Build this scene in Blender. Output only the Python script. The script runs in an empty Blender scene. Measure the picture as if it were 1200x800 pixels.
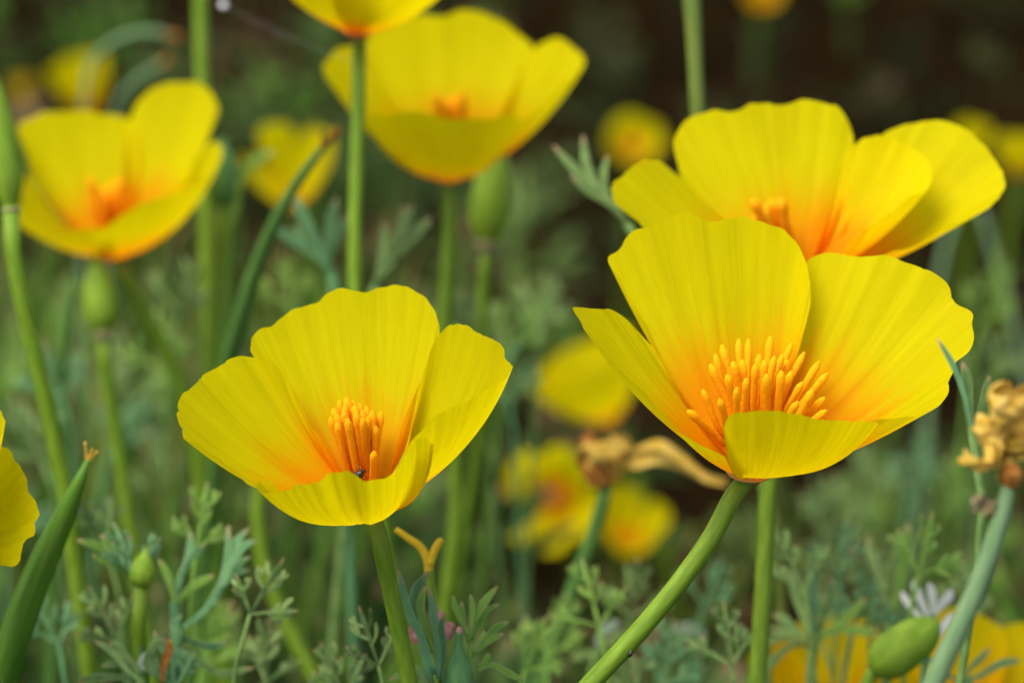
import bpy, math, random
import numpy as np
from mathutils import Vector, Matrix

random.seed(7)
RNG = np.random.default_rng(11)
sc = bpy.context.scene
R = math.radians

# ------------------------------------------------------------------ camera
PITCH, CAM_Z, LENS = 20.0, 0.50, 90.0
cam_d = bpy.data.cameras.new('camera')
cam = bpy.data.objects.new('camera', cam_d)
sc.collection.objects.link(cam)
cam.location = (0, 0, CAM_Z)
cam.rotation_euler = (R(90 - PITCH), 0, 0)
cam_d.lens = LENS
cam_d.sensor_width = 36.0
cam_d.clip_start = 0.01
cam_d.clip_end = 500
cam_d.dof.use_dof = True
cam_d.dof.focus_distance = 0.452
cam_d.dof.aperture_fstop = 10.5
sc.camera = cam

# ------------------------------------------------------------------ sky, sun, exposure
SUN_EL, SUN_AZ = 64.0, -118.0           # azimuth clockwise from +Y
w = bpy.data.worlds.new('World'); sc.world = w; w.use_nodes = True
nt = w.node_tree
sky = nt.nodes.new('ShaderNodeTexSky'); sky.sky_type = 'NISHITA'
sky.sun_disc = False
sky.sun_elevation = R(SUN_EL); sky.sun_rotation = R(SUN_AZ)
sky.air_density = 1.0; sky.dust_density = 3.0; sky.ozone_density = 0.6
nt.links.new(sky.outputs[0], nt.nodes['Background'].inputs[0])
nt.nodes['Background'].inputs[1].default_value = 0.13
sl = bpy.data.lights.new('sun', 'SUN'); so = bpy.data.objects.new('sun', sl)
sc.collection.objects.link(so)
sl.energy = 1.5; sl.angle = R(40); sl.color = (1.0, 0.95, 0.86)
sd = Vector((math.sin(R(SUN_AZ)) * math.cos(R(SUN_EL)), math.cos(R(SUN_AZ)) * math.cos(R(SUN_EL)), math.sin(R(SUN_EL))))
so.rotation_euler = sd.to_track_quat('Z', 'Y').to_euler()
so.location = sd * 3
sc.view_settings.view_transform = 'Standard'
sc.view_settings.look = 'None'
sc.view_settings.exposure = 1.10
sc.view_settings.gamma = 1.0
sc.view_settings.use_curve_mapping = False
sc.render.engine = 'CYCLES'
sc.cycles.use_denoising = True
sc.cycles.max_bounces = 8
sc.cycles.transmission_bounces = 6

# ------------------------------------------------------------------ helpers
CX = Vector((1, 0, 0))
CF = Vector((0, math.cos(R(PITCH)), -math.sin(R(PITCH))))
CU = Vector((0, math.sin(R(PITCH)), math.cos(R(PITCH))))
CP = Vector((0, 0, CAM_Z))
FW = 36.0 / LENS

def at(px, py, d):
    s = FW * d / 1200.0
    return CP + CX * ((px - 600) * s) + CU * ((400 - py) * s) + CF * d

def psz(n, d):
    return n * FW * d / 1200.0

def link(o):
    sc.collection.objects.link(o); return o

def thing(name, label, cat, loc, group=None):
    o = link(bpy.data.objects.new(name, None))
    o.empty_display_size = 0.01
    o.location = loc
    o['label'] = label; o['category'] = cat
    if group: o['group'] = group
    return o

def mesh_obj(name, verts, faces, mat, root=None, uv=None, attrs=None, parent=None, smooth=True):
    """verts in world coords; moved into the root's frame"""
    off = np.array(root.location) if root is not None else np.zeros(3)
    v = np.asarray(verts, dtype=np.float64) - off
    me = bpy.data.meshes.new(name)
    me.from_pydata(v.tolist(), [], [list(map(int, f)) for f in faces])
    if uv is not None:
        lay = me.uv_layers.new(name='UVMap')
        idx = np.empty(len(me.loops), dtype=np.int32); me.loops.foreach_get('vertex_index', idx)
        lay.data.foreach_set('uv', np.asarray(uv, dtype=np.float32)[idx].ravel())
    if attrs is not None:
        a = me.attributes.new('look', 'FLOAT_COLOR', 'POINT')
        a.data.foreach_set('color', np.asarray(attrs, dtype=np.float32).ravel())
    if smooth: me.polygons.foreach_set('use_smooth', [True] * len(me.polygons))
    me.materials.append(mat)
    o = link(bpy.data.objects.new(name, me))
    p = parent if parent is not None else root
    if p is not None: o.parent = p
    return o

def catmull(pts, n):
    """n samples through pts by chord length"""
    P = np.array([list(p) for p in pts], dtype=float)
    k = len(P)
    h = np.linalg.norm(np.diff(P[:, :3], axis=0), axis=1) + 1e-9
    D = np.diff(P, axis=0) / h[:, None]
    Mt = np.empty_like(P)
    Mt[0], Mt[-1] = D[0], D[-1]
    for i in range(1, k - 1):
        Mt[i] = (D[i - 1] * h[i] + D[i] * h[i - 1]) / (h[i] + h[i - 1])
    fine = []
    m = 24
    for i in range(k - 1):
        for j in range(m):
            t = j / m
            fine.append((2 * t ** 3 - 3 * t * t + 1) * P[i] + (t ** 3 - 2 * t * t + t) * h[i] * Mt[i] + (-2 * t ** 3 + 3 * t * t) * P[i + 1] + (t ** 3 - t * t) * h[i] * Mt[i + 1])
    fine.append(P[-1])
    fine = np.array(fine)
    s = np.concatenate([[0], np.cumsum(np.linalg.norm(np.diff(fine[:, :3], axis=0), axis=1))])
    q = np.linspace(0, s[-1], n)
    return np.stack([np.interp(q, s, fine[:, c]) for c in range(fine.shape[1])], axis=1)

def frames(C):
    T = np.gradient(C, axis=0); T /= np.linalg.norm(T, axis=1)[:, None] + 1e-12
    up = np.array([0.31, -0.9, 0.2])
    N = []
    n = up - T[0] * up.dot(T[0]); n /= np.linalg.norm(n)
    for t in T:
        n = n - t * n.dot(t); n /= np.linalg.norm(n) + 1e-12
        N.append(n.copy())
    N = np.array(N); B = np.cross(T, N)
    return T, N, B

def tube_data(pts, radii, n=24, sides=10, ribs=0, rib_amp=0.0):
    """pts: list of xyz, radii per pt -> verts, faces, uv"""
    C = catmull([list(p) + [r] for p, r in zip(pts, radii)], n)
    rad = np.maximum(C[:, 3], 1e-5); C = C[:, :3]
    T, N, B = frames(C)
    a = np.linspace(0, 2 * math.pi, sides, endpoint=False)
    prof = 1 + (rib_amp * np.cos(ribs * a) if ribs else 0 * a)
    V = C[:, None, :] + (N[:, None, :] * np.cos(a)[None, :, None] + B[:, None, :] * np.sin(a)[None, :, None]) * (rad[:, None] * prof[None, :])[:, :, None]
    V = V.reshape(-1, 3)
    F = []
    for i in range(n - 1):
        for j in range(sides):
            k = (j + 1) % sides
            F.append((i * sides + j, i * sides + k, (i + 1) * sides + k, (i + 1) * sides + j))
    F.append(tuple(reversed(range(sides))))
    F.append(tuple(range((n - 1) * sides, n * sides)))
    t = np.repeat(np.linspace(0, 1, n), sides); u = np.tile(a / (2 * math.pi), n)
    return V, F, np.stack([u, t], 1)

def to_ground(pts, radii, lean=0.10):
    """extend a stem that leaves the picture down into the soil"""
    pts = [Vector(p) for p in pts]; radii = list(radii)
    p = pts[-1]; d = (pts[-1] - pts[-2])
    if d.z > -1e-6: d = Vector((d.x, d.y, -abs(d.length)))
    h = p.z
    sl_ = Vector((d.x, d.y, 0)) / max(-d.z, 1e-4)
    if sl_.length > 1.0: sl_ = sl_ / sl_.length * 1.0
    a = p + Vector((0, 0, -h * 0.35)) + sl_ * h * 0.30
    b = p + Vector((0, 0, -h * 0.75)) + sl_ * h * 0.48
    c = p + Vector((0, 0, -h - 0.004)) + sl_ * h * 0.52
    r = radii[-1]
    return pts + [a, b, c], radii + [r * 1.05, r * 1.1, r * 1.15]

# ------------------------------------------------------------------ materials
def new_mat(name):
    m = bpy.data.materials.new(name); m.use_nodes = True
    t = m.node_tree
    return m, t, t.nodes['Principled BSDF'], t.nodes['Material Output']

def ramp(t, stops, interp='LINEAR'):
    n = t.nodes.new('ShaderNodeValToRGB'); n.color_ramp.interpolation = interp
    e = n.color_ramp.elements
    while len(e) < len(stops): e.new(0.5)
    for k, (p, c) in enumerate(stops):
        e[k].position = p; e[k].color = (*c, 1) if len(c) == 3 else c
    return n

def math_node(t, op, a, b=None, c=None):
    n = t.nodes.new('ShaderNodeMath'); n.operation = op
    for i, v in enumerate((a, b, c)):
        if v is None: continue
        if isinstance(v, (int, float)): n.inputs[i].default_value = v
        else: t.links.new(v, n.inputs[i])
    return n.outputs[0]

def petal_mat(name, heart0=0.18, heart1=0.67, yellow=(0.72, 0.590, 0.0008), yellow2=(0.82, 0.700, 0.0015), orange=(0.95, 0.32, 0.001), trans=0.52, fine=1.0):
    m, t, b, out = new_mat(name)
    uv = t.nodes.new('ShaderNodeUVMap'); uv.uv_map = 'UVMap'
    sep = t.nodes.new('ShaderNodeSeparateXYZ'); t.links.new(uv.outputs[0], sep.inputs[0])
    u, v = sep.outputs[0], sep.outputs[1]
    oi = t.nodes.new('ShaderNodeObjectInfo')
    def stretched(su, sv, detail, rough=0.6):
        cmb = t.nodes.new('ShaderNodeCombineXYZ')
        t.links.new(math_node(t, 'MULTIPLY', u, su), cmb.inputs[0])
        t.links.new(math_node(t, 'MULTIPLY', v, sv), cmb.inputs[1])
        t.links.new(math_node(t, 'MULTIPLY', oi.outputs['Random'], 37.0), cmb.inputs[2])
        n = t.nodes.new('ShaderNodeTexNoise'); n.inputs['Scale'].default_value = 1.0
        n.inputs['Detail'].default_value = detail; n.inputs['Roughness'].default_value = rough
        t.links.new(cmb.outputs[0], n.inputs['Vector'])
        return n.outputs[0]
    stri = stretched(70, 1.6, 4)
    broad = stretched(9, 2.2, 3)
    feather = stretched(22, 1.0, 3)
    # heart gradient
    f = math_node(t, 'ADD', v, math_node(t, 'MULTIPLY', math_node(t, 'SUBTRACT', feather, 0.5), 0.42))
    mr = t.nodes.new('ShaderNodeMapRange'); mr.interpolation_type = 'SMOOTHSTEP'
    mr.inputs[1].default_value = heart0; mr.inputs[2].default_value = heart1
    t.links.new(f, mr.inputs[0])
    ycol = t.nodes.new('ShaderNodeMix'); ycol.data_type = 'RGBA'
    ycol.inputs[6].default_value = (*yellow, 1); ycol.inputs[7].default_value = (*yellow2, 1)
    mix_f = math_node(t, 'ADD', math_node(t, 'MULTIPLY', stri, 0.7), math_node(t, 'MULTIPLY', broad, 0.5))
    rr = t.nodes.new('ShaderNodeMapRange'); rr.inputs[1].default_value = 0.42; rr.inputs[2].default_value = 0.78
    t.links.new(mix_f, rr.inputs[0]); t.links.new(rr.outputs[0], ycol.inputs[0])
    col = t.nodes.new('ShaderNodeMix'); col.data_type = 'RGBA'
    col.inputs[6].default_value = (*orange, 1)
    t.links.new(mr.outputs[0], col.inputs[0]); t.links.new(ycol.outputs[2], col.inputs[7])
    C = col.outputs[2]
    t.links.new(C, b.inputs['Base Color'])
    b.inputs['Roughness'].default_value = 0.6
    b.inputs['Specular IOR Level'].default_value = 0.04
    b.inputs['Sheen Weight'].default_value = 0.0
    bump = t.nodes.new('ShaderNodeBump'); bump.inputs['Strength'].default_value = 0.45 * fine
    bump.inputs['Distance'].default_value = 0.0006
    t.links.new(math_node(t, 'ADD', math_node(t, 'MULTIPLY', stri, 0.6), math_node(t, 'MULTIPLY', broad, 1.3)), bump.inputs['Height'])
    t.links.new(bump.outputs[0], b.inputs['Normal'])
    tr = t.nodes.new('ShaderNodeBsdfTranslucent'); t.links.new(C, tr.inputs[0]); t.links.new(bump.outputs[0], tr.inputs[1])
    mx = t.nodes.new('ShaderNodeMixShader'); mx.inputs[0].default_value = trans
    t.links.new(b.outputs[0], mx.inputs[1]); t.links.new(tr.outputs[0], mx.inputs[2])
    t.links.new(mx.outputs[0], out.inputs[0])
    return m

def simple_mat(name, c1, c2, scale=300.0, rough=0.55, spec=0.3, trans=0.0, bump=0.0, detail=4, uvstretch=None, objvar=0.0):
    m, t, b, out = new_mat(name)
    n = t.nodes.new('ShaderNodeTexNoise'); n.inputs['Scale'].default_value = scale; n.inputs['Detail'].default_value = detail
    if uvstretch:
        uv = t.nodes.new('ShaderNodeUVMap'); uv.uv_map = 'UVMap'
        mp = t.nodes.new('ShaderNodeMapping'); mp.inputs['Scale'].default_value = (uvstretch[0], uvstretch[1], 1)
        t.links.new(uv.outputs[0], mp.inputs[0]); t.links.new(mp.outputs[0], n.inputs['Vector']); n.inputs['Scale'].default_value = 1.0
    else:
        g = t.nodes.new('ShaderNodeNewGeometry'); t.links.new(g.outputs['Position'], n.inputs['Vector'])
    r = ramp(t, [(0.32, c1), (0.68, c2)])
    t.links.new(n.outputs[0], r.inputs[0])
    C = r.outputs[0]
    if objvar:
        oi = t.nodes.new('ShaderNodeObjectInfo')
        hs = t.nodes.new('ShaderNodeHueSaturation')
        t.links.new(C, hs.inputs['Color'])
        t.links.new(math_node(t, 'ADD', 1 - objvar, math_node(t, 'MULTIPLY', oi.outputs['Random'], 2 * objvar)), hs.inputs['Value'])
        C = hs.outputs[0]
    t.links.new(C, b.inputs['Base Color'])
    b.inputs['Roughness'].default_value = rough; b.inputs['Specular IOR Level'].default_value = spec
    if bump:
        bp = t.nodes.new('ShaderNodeBump'); bp.inputs['Strength'].default_value = 0.6; bp.inputs['Distance'].default_value = bump
        t.links.new(n.outputs[0], bp.inputs['Height']); t.links.new(bp.outputs[0], b.inputs['Normal'])
    if trans:
        tr = t.nodes.new('ShaderNodeBsdfTranslucent'); t.links.new(C, tr.inputs[0])
        mx = t.nodes.new('ShaderNodeMixShader'); mx.inputs[0].default_value = trans
        t.links.new(b.outputs[0], mx.inputs[1]); t.links.new(tr.outputs[0], mx.inputs[2]); t.links.new(mx.outputs[0], out.inputs[0])
    return m

def stamen_mat(name, low, high):
    m, t, b, out = new_mat(name)
    uv = t.nodes.new('ShaderNodeUVMap'); uv.uv_map = 'UVMap'
    sep = t.nodes.new('ShaderNodeSeparateXYZ'); t.links.new(uv.outputs[0], sep.inputs[0])
    g = t.nodes.new('ShaderNodeNewGeometry'); n = t.nodes.new('ShaderNodeTexNoise')
    n.inputs['Scale'].default_value = 1500; n.inputs['Detail'].default_value = 4; t.links.new(g.outputs['Position'], n.inputs['Vector'])
    f = math_node(t, 'ADD', sep.outputs[1], math_node(t, 'MULTIPLY', math_node(t, 'SUBTRACT', n.outputs[0], 0.5), 0.7))
    r = ramp(t, [(0.25, low), (0.95, high)]); t.links.new(f, r.inputs[0])
    t.links.new(r.outputs[0], b.inputs['Base Color']); b.inputs['Roughness'].default_value = 0.75; b.inputs['Specular IOR Level'].default_value = 0.05
    bp = t.nodes.new('ShaderNodeBump'); bp.inputs['Distance'].default_value = 0.0003; bp.inputs['Strength'].default_value = 0.7
    t.links.new(n.outputs[0], bp.inputs['Height']); t.links.new(bp.outputs[0], b.inputs['Normal'])
    tr = t.nodes.new('ShaderNodeBsdfTranslucent'); t.links.new(r.outputs[0], tr.inputs[0])
    ms = t.nodes.new('ShaderNodeMixShader'); ms.inputs[0].default_value = 0.25
    t.links.new(b.outputs[0], ms.inputs[1]); t.links.new(tr.outputs[0], ms.inputs[2]); t.links.new(ms.outputs[0], out.inputs[0])
    return m

def leaf_mat(name, dark, light, tip, rough=0.6, trans=0.25):
    """'look' attribute: R = closeness to the tip, G = individual variation"""
    m, t, b, out = new_mat(name)
    a = t.nodes.new('ShaderNodeAttribute'); a.attribute_name = 'look'
    s = t.nodes.new('ShaderNodeSeparateColor'); t.links.new(a.outputs['Color'], s.inputs[0])
    g = t.nodes.new('ShaderNodeNewGeometry')
    n = t.nodes.new('ShaderNodeTexNoise'); n.inputs['Scale'].default_value = 420; n.inputs['Detail'].default_value = 4
    t.links.new(g.outputs['Position'], n.inputs['Vector'])
    f = math_node(t, 'ADD', math_node(t, 'MULTIPLY', n.outputs[0], 0.6), math_node(t, 'MULTIPLY', s.outputs[1], 0.7))
    r = ramp(t, [(0.25, dark), (0.95, light)]); t.links.new(f, r.inputs[0])
    mx0 = t.nodes.new('ShaderNodeMix'); mx0.data_type = 'RGBA'
    mr = t.nodes.new('ShaderNodeMapRange'); mr.inputs[1].default_value = 0.86; mr.inputs[2].default_value = 1.02
    t.links.new(s.outputs[0], mr.inputs[0])
    t.links.new(mr.outputs[0], mx0.inputs[0]); t.links.new(r.outputs[0], mx0.inputs[6]); mx0.inputs[7].default_value = (*tip, 1)
    mxe = t.nodes.new('ShaderNodeMix'); mxe.data_type = 'RGBA'
    t.links.new(math_node(t, 'MULTIPLY', s.outputs[2], 0.55), mxe.inputs[0]); t.links.new(mx0.outputs[2], mxe.inputs[6]); mxe.inputs[7].default_value = (0.42, 0.46, 0.28, 1)
    C = mxe.outputs[2]
    t.links.new(C, b.inputs['Base Color']); b.inputs['Roughness'].default_value = rough; b.inputs['Specular IOR Level'].default_value = 0.10
    tr = t.nodes.new('ShaderNodeBsdfTranslucent'); t.links.new(C, tr.inputs[0])
    ms = t.nodes.new('ShaderNodeMixShader'); ms.inputs[0].default_value = trans
    t.links.new(b.outputs[0], ms.inputs[1]); t.links.new(tr.outputs[0], ms.inputs[2]); t.links.new(ms.outputs[0], out.inputs[0])
    return m

M_PETAL = petal_mat('petal_yellow')
M_PETAL_SOFT = petal_mat('petal_yellow_plain', 0.05, 0.42, trans=0.6)
M_PETAL_FRONT = petal_mat('petal_yellow_pale_base', -0.05, 0.24, trans=0.6)
M_PETAL_GOLD = petal_mat('petal_golden', 0.15, 0.6, yellow=(0.73, 0.53, 0.002), yellow2=(0.81, 0.61, 0.004))
M_PETAL_HEART = petal_mat('petal_orange_heart', 0.20, 0.60)
M_PETAL_GLOW = petal_mat('petal_orange_glow', 0.27, 0.70)
M_STAMEN = stamen_mat('stamen_orange', (0.94, 0.30, 0.002), (0.97, 0.48, 0.006))
M_STAMEN_DEEP = stamen_mat('stamen_deep_orange', (0.90, 0.21, 0.002), (0.96, 0.43, 0.006))
M_COLLAR = simple_mat('receptacle_blush', (0.62, 0.22, 0.06), (0.42, 0.30, 0.06), 500, 0.5, 0.3, trans=0.1, bump=0.0002)
M_STEM = simple_mat('stem_green', (0.10, 0.185, 0.008), (0.19, 0.30, 0.02), uvstretch=(7, 9), rough=0.5, spec=0.15, bump=0.0002, objvar=0.12)
M_STEM_DARK = simple_mat('stem_dark_green', (0.04, 0.10, 0.015), (0.08, 0.17, 0.03), uvstretch=(7, 9), rough=0.55, spec=0.12, bump=0.0002)
M_STEM_GREY = simple_mat('stem_glaucous', (0.10, 0.19, 0.07), (0.18, 0.27, 0.12), uvstretch=(7, 9), rough=0.6, spec=0.12, bump=0.0002)
M_STEM_OLIVE = simple_mat('stem_olive', (0.09, 0.15, 0.02), (0.17, 0.20, 0.04), uvstretch=(7, 9), rough=0.55, spec=0.12, bump=0.0002)
M_BUD = simple_mat('bud_green', (0.15, 0.27, 0.015), (0.26, 0.39, 0.03), uvstretch=(9, 4), rough=0.5, spec=0.15, trans=0.12, bump=0.0002)
M_BUD_BLUE = simple_mat('bud_bluish', (0.06, 0.19, 0.06), (0.13, 0.27, 0.07), uvstretch=(9, 4), rough=0.55, spec=0.15, trans=0.08, bump=0.0002)
M_POD = simple_mat('pod_green', (0.055, 0.15, 0.008), (0.12, 0.25, 0.02), uvstretch=(12, 3), rough=0.5, spec=0.18, bump=0.0003)
M_DRY = simple_mat('withered_tan', (0.58, 0.34, 0.03), (0.76, 0.54, 0.13), 500, 0.9, 0.03, trans=0.25, bump=0.0008)
M_DRY_DARK = simple_mat('withered_brown', (0.18, 0.06, 0.012), (0.42, 0.18, 0.03), 600, 0.8, 0.1, trans=0.1, bump=0.0006)
M_PINK = simple_mat('blush_petal', (0.62, 0.25, 0.22), (0.70, 0.38, 0.32), 500, 0.6, 0.2, trans=0.3)
M_PALE = simple_mat('pale_tip', (0.30, 0.30, 0.13), (0.40, 0.28, 0.14), 500, 0.7, 0.2, trans=0.2)
M_YELLOW_STALK = simple_mat('yellowed_stalk', (0.62, 0.42, 0.01), (0.72, 0.52, 0.02), 700, 0.6, 0.2, trans=0.2)
M_LEAF = leaf_mat('leaf_glaucous', (0.020, 0.070, 0.010), (0.29, 0.45, 0.125), (0.42, 0.20, 0.13))
M_LEAF_GREEN = leaf_mat('leaf_fresh', (0.08, 0.20, 0.02), (0.27, 0.46, 0.07), (0.50, 0.32, 0.16))
M_LEAF_TEAL = leaf_mat('leaf_teal', (0.035, 0.12, 0.035), (0.18, 0.39, 0.155), (0.38, 0.24, 0.14))
M_LEAF_PALE = leaf_mat('leaf_pale', (0.20, 0.30, 0.18), (0.40, 0.48, 0.34), (0.45, 0.30, 0.22))
M_LEAF_WHITE = leaf_mat('leaf_silvery', (0.58, 0.60, 0.50), (0.80, 0.80, 0.72), (0.72, 0.55, 0.52))
M_INSECT = simple_mat('insect_shell', (0.012, 0.008, 0.006), (0.03, 0.012, 0.008), 900, 0.35, 0.5)
M_GRASS = leaf_mat('grass_green', (0.04, 0.105, 0.008), (0.14, 0.25, 0.03), (0.36, 0.26, 0.08))
M_LEAF_DRY = leaf_mat('leaf_dry', (0.10, 0.045, 0.018), (0.34, 0.20, 0.10), (0.40, 0.28, 0.18), trans=0.15)
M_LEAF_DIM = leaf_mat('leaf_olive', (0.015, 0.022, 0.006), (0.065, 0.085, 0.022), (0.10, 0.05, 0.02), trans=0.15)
M_LEAF_BACK = leaf_mat('leaf_background', (0.014, 0.046, 0.006), (0.195, 0.30, 0.075), (0.34, 0.17, 0.10))
M_LITTER = leaf_mat('dry_litter', (0.02, 0.011, 0.006), (0.09, 0.045, 0.02), (0.10, 0.06, 0.03), trans=0.05)

# ------------------------------------------------------------------ ground
def ground():
    # fine near patch blending into one large sheet, graded grid
    def axis_pts(lo, hi, n_in, ext):
        a = np.linspace(lo, hi, n_in)
        g = np.geomspace(0.05, ext, 22)
        return np.concatenate([lo - g[::-1], a, hi + g])
    X = axis_pts(-1.6, 1.6, 150, 60); Y = axis_pts(-0.4, 3.6, 190, 60)
    gx, gy = np.meshgrid(X, Y, indexing='ij')
    z = np.zeros_like(gx)
    r2 = np.random.default_rng(3)
    for k in range(46):
        f = r2.uniform(3, 55); th = r2.uniform(0, 6.28); ph = r2.uniform(0, 6.28)
        z += 0.045 / f * np.sin(f * (gx * math.cos(th) + gy * math.sin(th)) + ph)
    far = np.clip((np.hypot(gx, gy - 1.6) - 2.2) / 1.5, 0, 1)
    z = z * (1 - far) - 0.004
    V = np.stack([gx.ravel(), gy.ravel(), z.ravel()], 1)
    nx, ny = gx.shape
    i, j = np.meshgrid(np.arange(nx - 1), np.arange(ny - 1), indexing='ij')
    a = (i * ny + j).ravel()
    F = np.stack([a, a + ny, a + ny + 1, a + 1], 1)
    m, t, b, out = new_mat('soil')
    g = t.nodes.new('ShaderNodeNewGeometry')
    n1 = t.nodes.new('ShaderNodeTexNoise'); n1.inputs['Scale'].default_value = 6; n1.inputs['Detail'].default_value = 8
    n2 = t.nodes.new('ShaderNodeTexNoise'); n2.inputs['Scale'].default_value = 160; n2.inputs['Detail'].default_value = 6
    for n in (n1, n2): t.links.new(g.outputs['Position'], n.inputs['Vector'])
    f = math_node(t, 'ADD', math_node(t, 'MULTIPLY', n1.outputs[0], 0.6), math_node(t, 'MULTIPLY', n2.outputs[0], 0.4))
    rp = ramp(t, [(0.34, (0.005, 0.003, 0.0015)), (0.55, (0.010, 0.006, 0.002)), (0.70, (0.040, 0.025, 0.009))])
    t.links.new(f, rp.inputs[0]); t.links.new(rp.outputs[0], b.inputs['Base Color'])
    b.inputs['Roughness'].default_value = 1.0; b.inputs['Specular IOR Level'].default_value = 0.0
    bp = t.nodes.new('ShaderNodeBump'); bp.inputs['Distance'].default_value = 0.006; bp.inputs['Strength'].default_value = 0.8
    t.links.new(f, bp.inputs['Height']); t.links.new(bp.outputs[0], b.inputs['Normal'])
    o = mesh_obj('ground', V, F, m)
    o['kind'] = 'structure'
    return o
ground()

# ------------------------------------------------------------------ petals
def petal(root, O, axis, rim, mat, base_r=0.0022, b1=0.16, b2=0.12, nu=40, ntt=20, ruffle=0.00042, pleat=0.0003, seed=0, push=0.0, name='petal'):
    """rim: world points from one side edge round the outer edge to the other side edge"""
    rg = np.random.default_rng(seed)
    Rm = catmull(rim, nu + 1)
    O = np.array(O); A = np.array(axis); A = A / np.linalg.norm(A)
    rel = Rm - O
    rh = rel - (rel @ A)[:, None] * A
    rh /= np.linalg.norm(rh, axis=1)[:, None] + 1e-9
    Bp = O + rh * base_r
    V = Rm - Bp; L = np.linalg.norm(V, axis=1)[:, None]; Vh = V / L
    n = rh - (rh * Vh).sum(1)[:, None] * Vh
    n /= np.linalg.norm(n, axis=1)[:, None] + 1e-9
    # where the side edge is nearly radial the outward normal is ill defined: use the down direction
    dn = -A - ((-A) * Vh).sum(1)[:, None] * Vh
    n = n * 0.75 + dn * 0.25
    k = np.array([1, 2, 3, 4, 3, 2, 1.]); k /= k.sum()
    n = np.stack([np.convolve(np.pad(n[:, c], 3, mode='edge'), k, 'valid') for c in range(3)], 1)
    n /= np.linalg.norm(n, axis=1)[:, None]
    u = np.linspace(-1, 1, nu + 1)
    # crenate outer edge
    nz = np.zeros(nu + 1)
    for f in (9, 17, 31, 47, 83):
        nz += rg.uniform(0.3, 1.0) * np.sin(f * u + rg.uniform(0, 6.28)) / (f / 9) ** 0.6
    for f in (15, 27, 52):          # scalloped teeth with sharp notches
        ww = np.abs(np.sin(f * u * 0.5 + 0.9 * np.sin(4 * u + rg.uniform(0, 6)) + rg.uniform(0, 6)))
        nz += 0.15 - 1.1 * (1 - ww) ** 4 * rg.uniform(0.3, 1.0) * (0.5 + 0.5 * np.sin(3 * u + rg.uniform(0, 6)))
    env = np.clip((1 - np.abs(u)) * 4, 0, 1)
    Rm = Rm + Vh * (nz * env * ruffle)[:, None]
    V = Rm - Bp
    P1 = Bp + V * 0.33 + n * L * b1
    P2 = Bp + V * 0.67 + n * L * b2
    t = np.linspace(0, 1, ntt + 1)
    W = [((1 - t) ** 3), 3 * t * (1 - t) ** 2, 3 * t * t * (1 - t), t ** 3]
    S = sum(wk[None, :, None] * Pk[:, None, :] for wk, Pk in zip(W, (Bp, P1, P2, Rm)))
    pl = np.zeros(nu + 1)
    for f in (5, 8, 13, 21, 34, 55):
        pl += rg.uniform(0.4, 1.0) * np.sin(f * u * 1.3 + rg.uniform(0, 6.28)) * (8 / (f + 4)) ** 0.7
    amp = pleat * (t ** 1.5)
    S = S + n[:, None, :] * (pl[:, None] * amp[None, :])[:, :, None]
    # slight waves of the margin
    S = S + n[:, None, :] * ((np.sin(7 * u + seed) + 0.7 * np.sin(12 * u + 2 * seed))[:, None] * (pleat * 1.6 * t ** 4)[None, :])[:, :, None]
    S = S + rh[:, None, :] * push
    verts = S.reshape(-1, 3)
    m = ntt + 1
    i, j = np.meshgrid(np.arange(nu), np.arange(ntt), indexing='ij')
    a = (i * m + j).ravel()
    F = np.stack([a, a + m, a + m + 1, a + 1], 1)
    # real petal length along the meridian drives the colour, so short side edges stay orange near the base
    ln = np.linalg.norm(np.diff(S, axis=1), axis=2).cumsum(1)
    ln = np.concatenate([np.zeros((nu + 1, 1)), ln], 1)
    uvv = ln / np.percentile(ln[:, -1], 85)
    uv = np.stack([np.repeat((u + 1) / 2, m), uvv.ravel()], 1)
    return mesh_obj(name, verts, F, mat, root, uv=uv)

def lathe(root, name, O, axis, prof, mat, sides=14, parent=None, bend=None, ribs=0, amp=0.0):
    """prof: (height along axis, radius)"""
    A = Vector(axis).normalized()
    pts = [Vector(O) + A * h for h, r in prof]
    if bend: pts = [p + Vector(bend) * ((h - prof[0][0]) / (prof[-1][0] - prof[0][0])) ** 2 for p, (h, r) in zip(pts, prof)]
    V, F, uv = tube_data(pts, [r for h, r in prof], n=max(12, len(prof) * 4), sides=sides, ribs=ribs, rib_amp=amp)
    return mesh_obj(name, V, F, mat, root, uv=uv, parent=parent)

def stamen(root, base, tip, r, mat, seed=0, n=9, sides=6):
    rg = random.Random(seed)
    b, t = Vector(base), Vector(tip)
    mid = b.lerp(t, 0.5) + Vector((rg.uniform(-1, 1), rg.uniform(-1, 1), 0.3)) * (t - b).length * 0.05
    path = [b, b.lerp(mid, 0.6), mid, mid.lerp(t, 0.6), t - (t - mid) * 0.06, t + (t - mid) * 0.02]
    rad = [r * 0.5, r * 0.55, r * 0.9, r * 1.0, r * 0.95, r * 0.4]
    if sides < 8:
        V, F, uv = tube_data(path, rad, n=n, sides=sides)
        return mesh_obj('stamen', V, F, mat, root, uv=uv)
    V, F, uv = tube_data([b, b.lerp(mid, 0.6), mid.lerp(t, 0.1)], [r * 0.5, r * 0.5, r * 0.45], n=6, sides=6)
    uv[:, 1] *= 0.35
    fil = mesh_obj('stamen', V, F, mat, root, uv=uv)
    V, F, uv = tube_data([b.lerp(mid, 0.62), b.lerp(mid, 0.72), mid, mid.lerp(t, 0.6), t - (t - mid) * 0.06, t + (t - mid) * 0.02], [r * 0.5, r * 0.8, r * 0.95, r * 1.0, r * 0.92, r * 0.4], n=n, sides=sides)
    uv[:, 1] = 0.3 + 0.7 * uv[:, 1]
    mesh_obj('anther', V, F, mat, root, uv=uv, parent=fil)
    return fil

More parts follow.
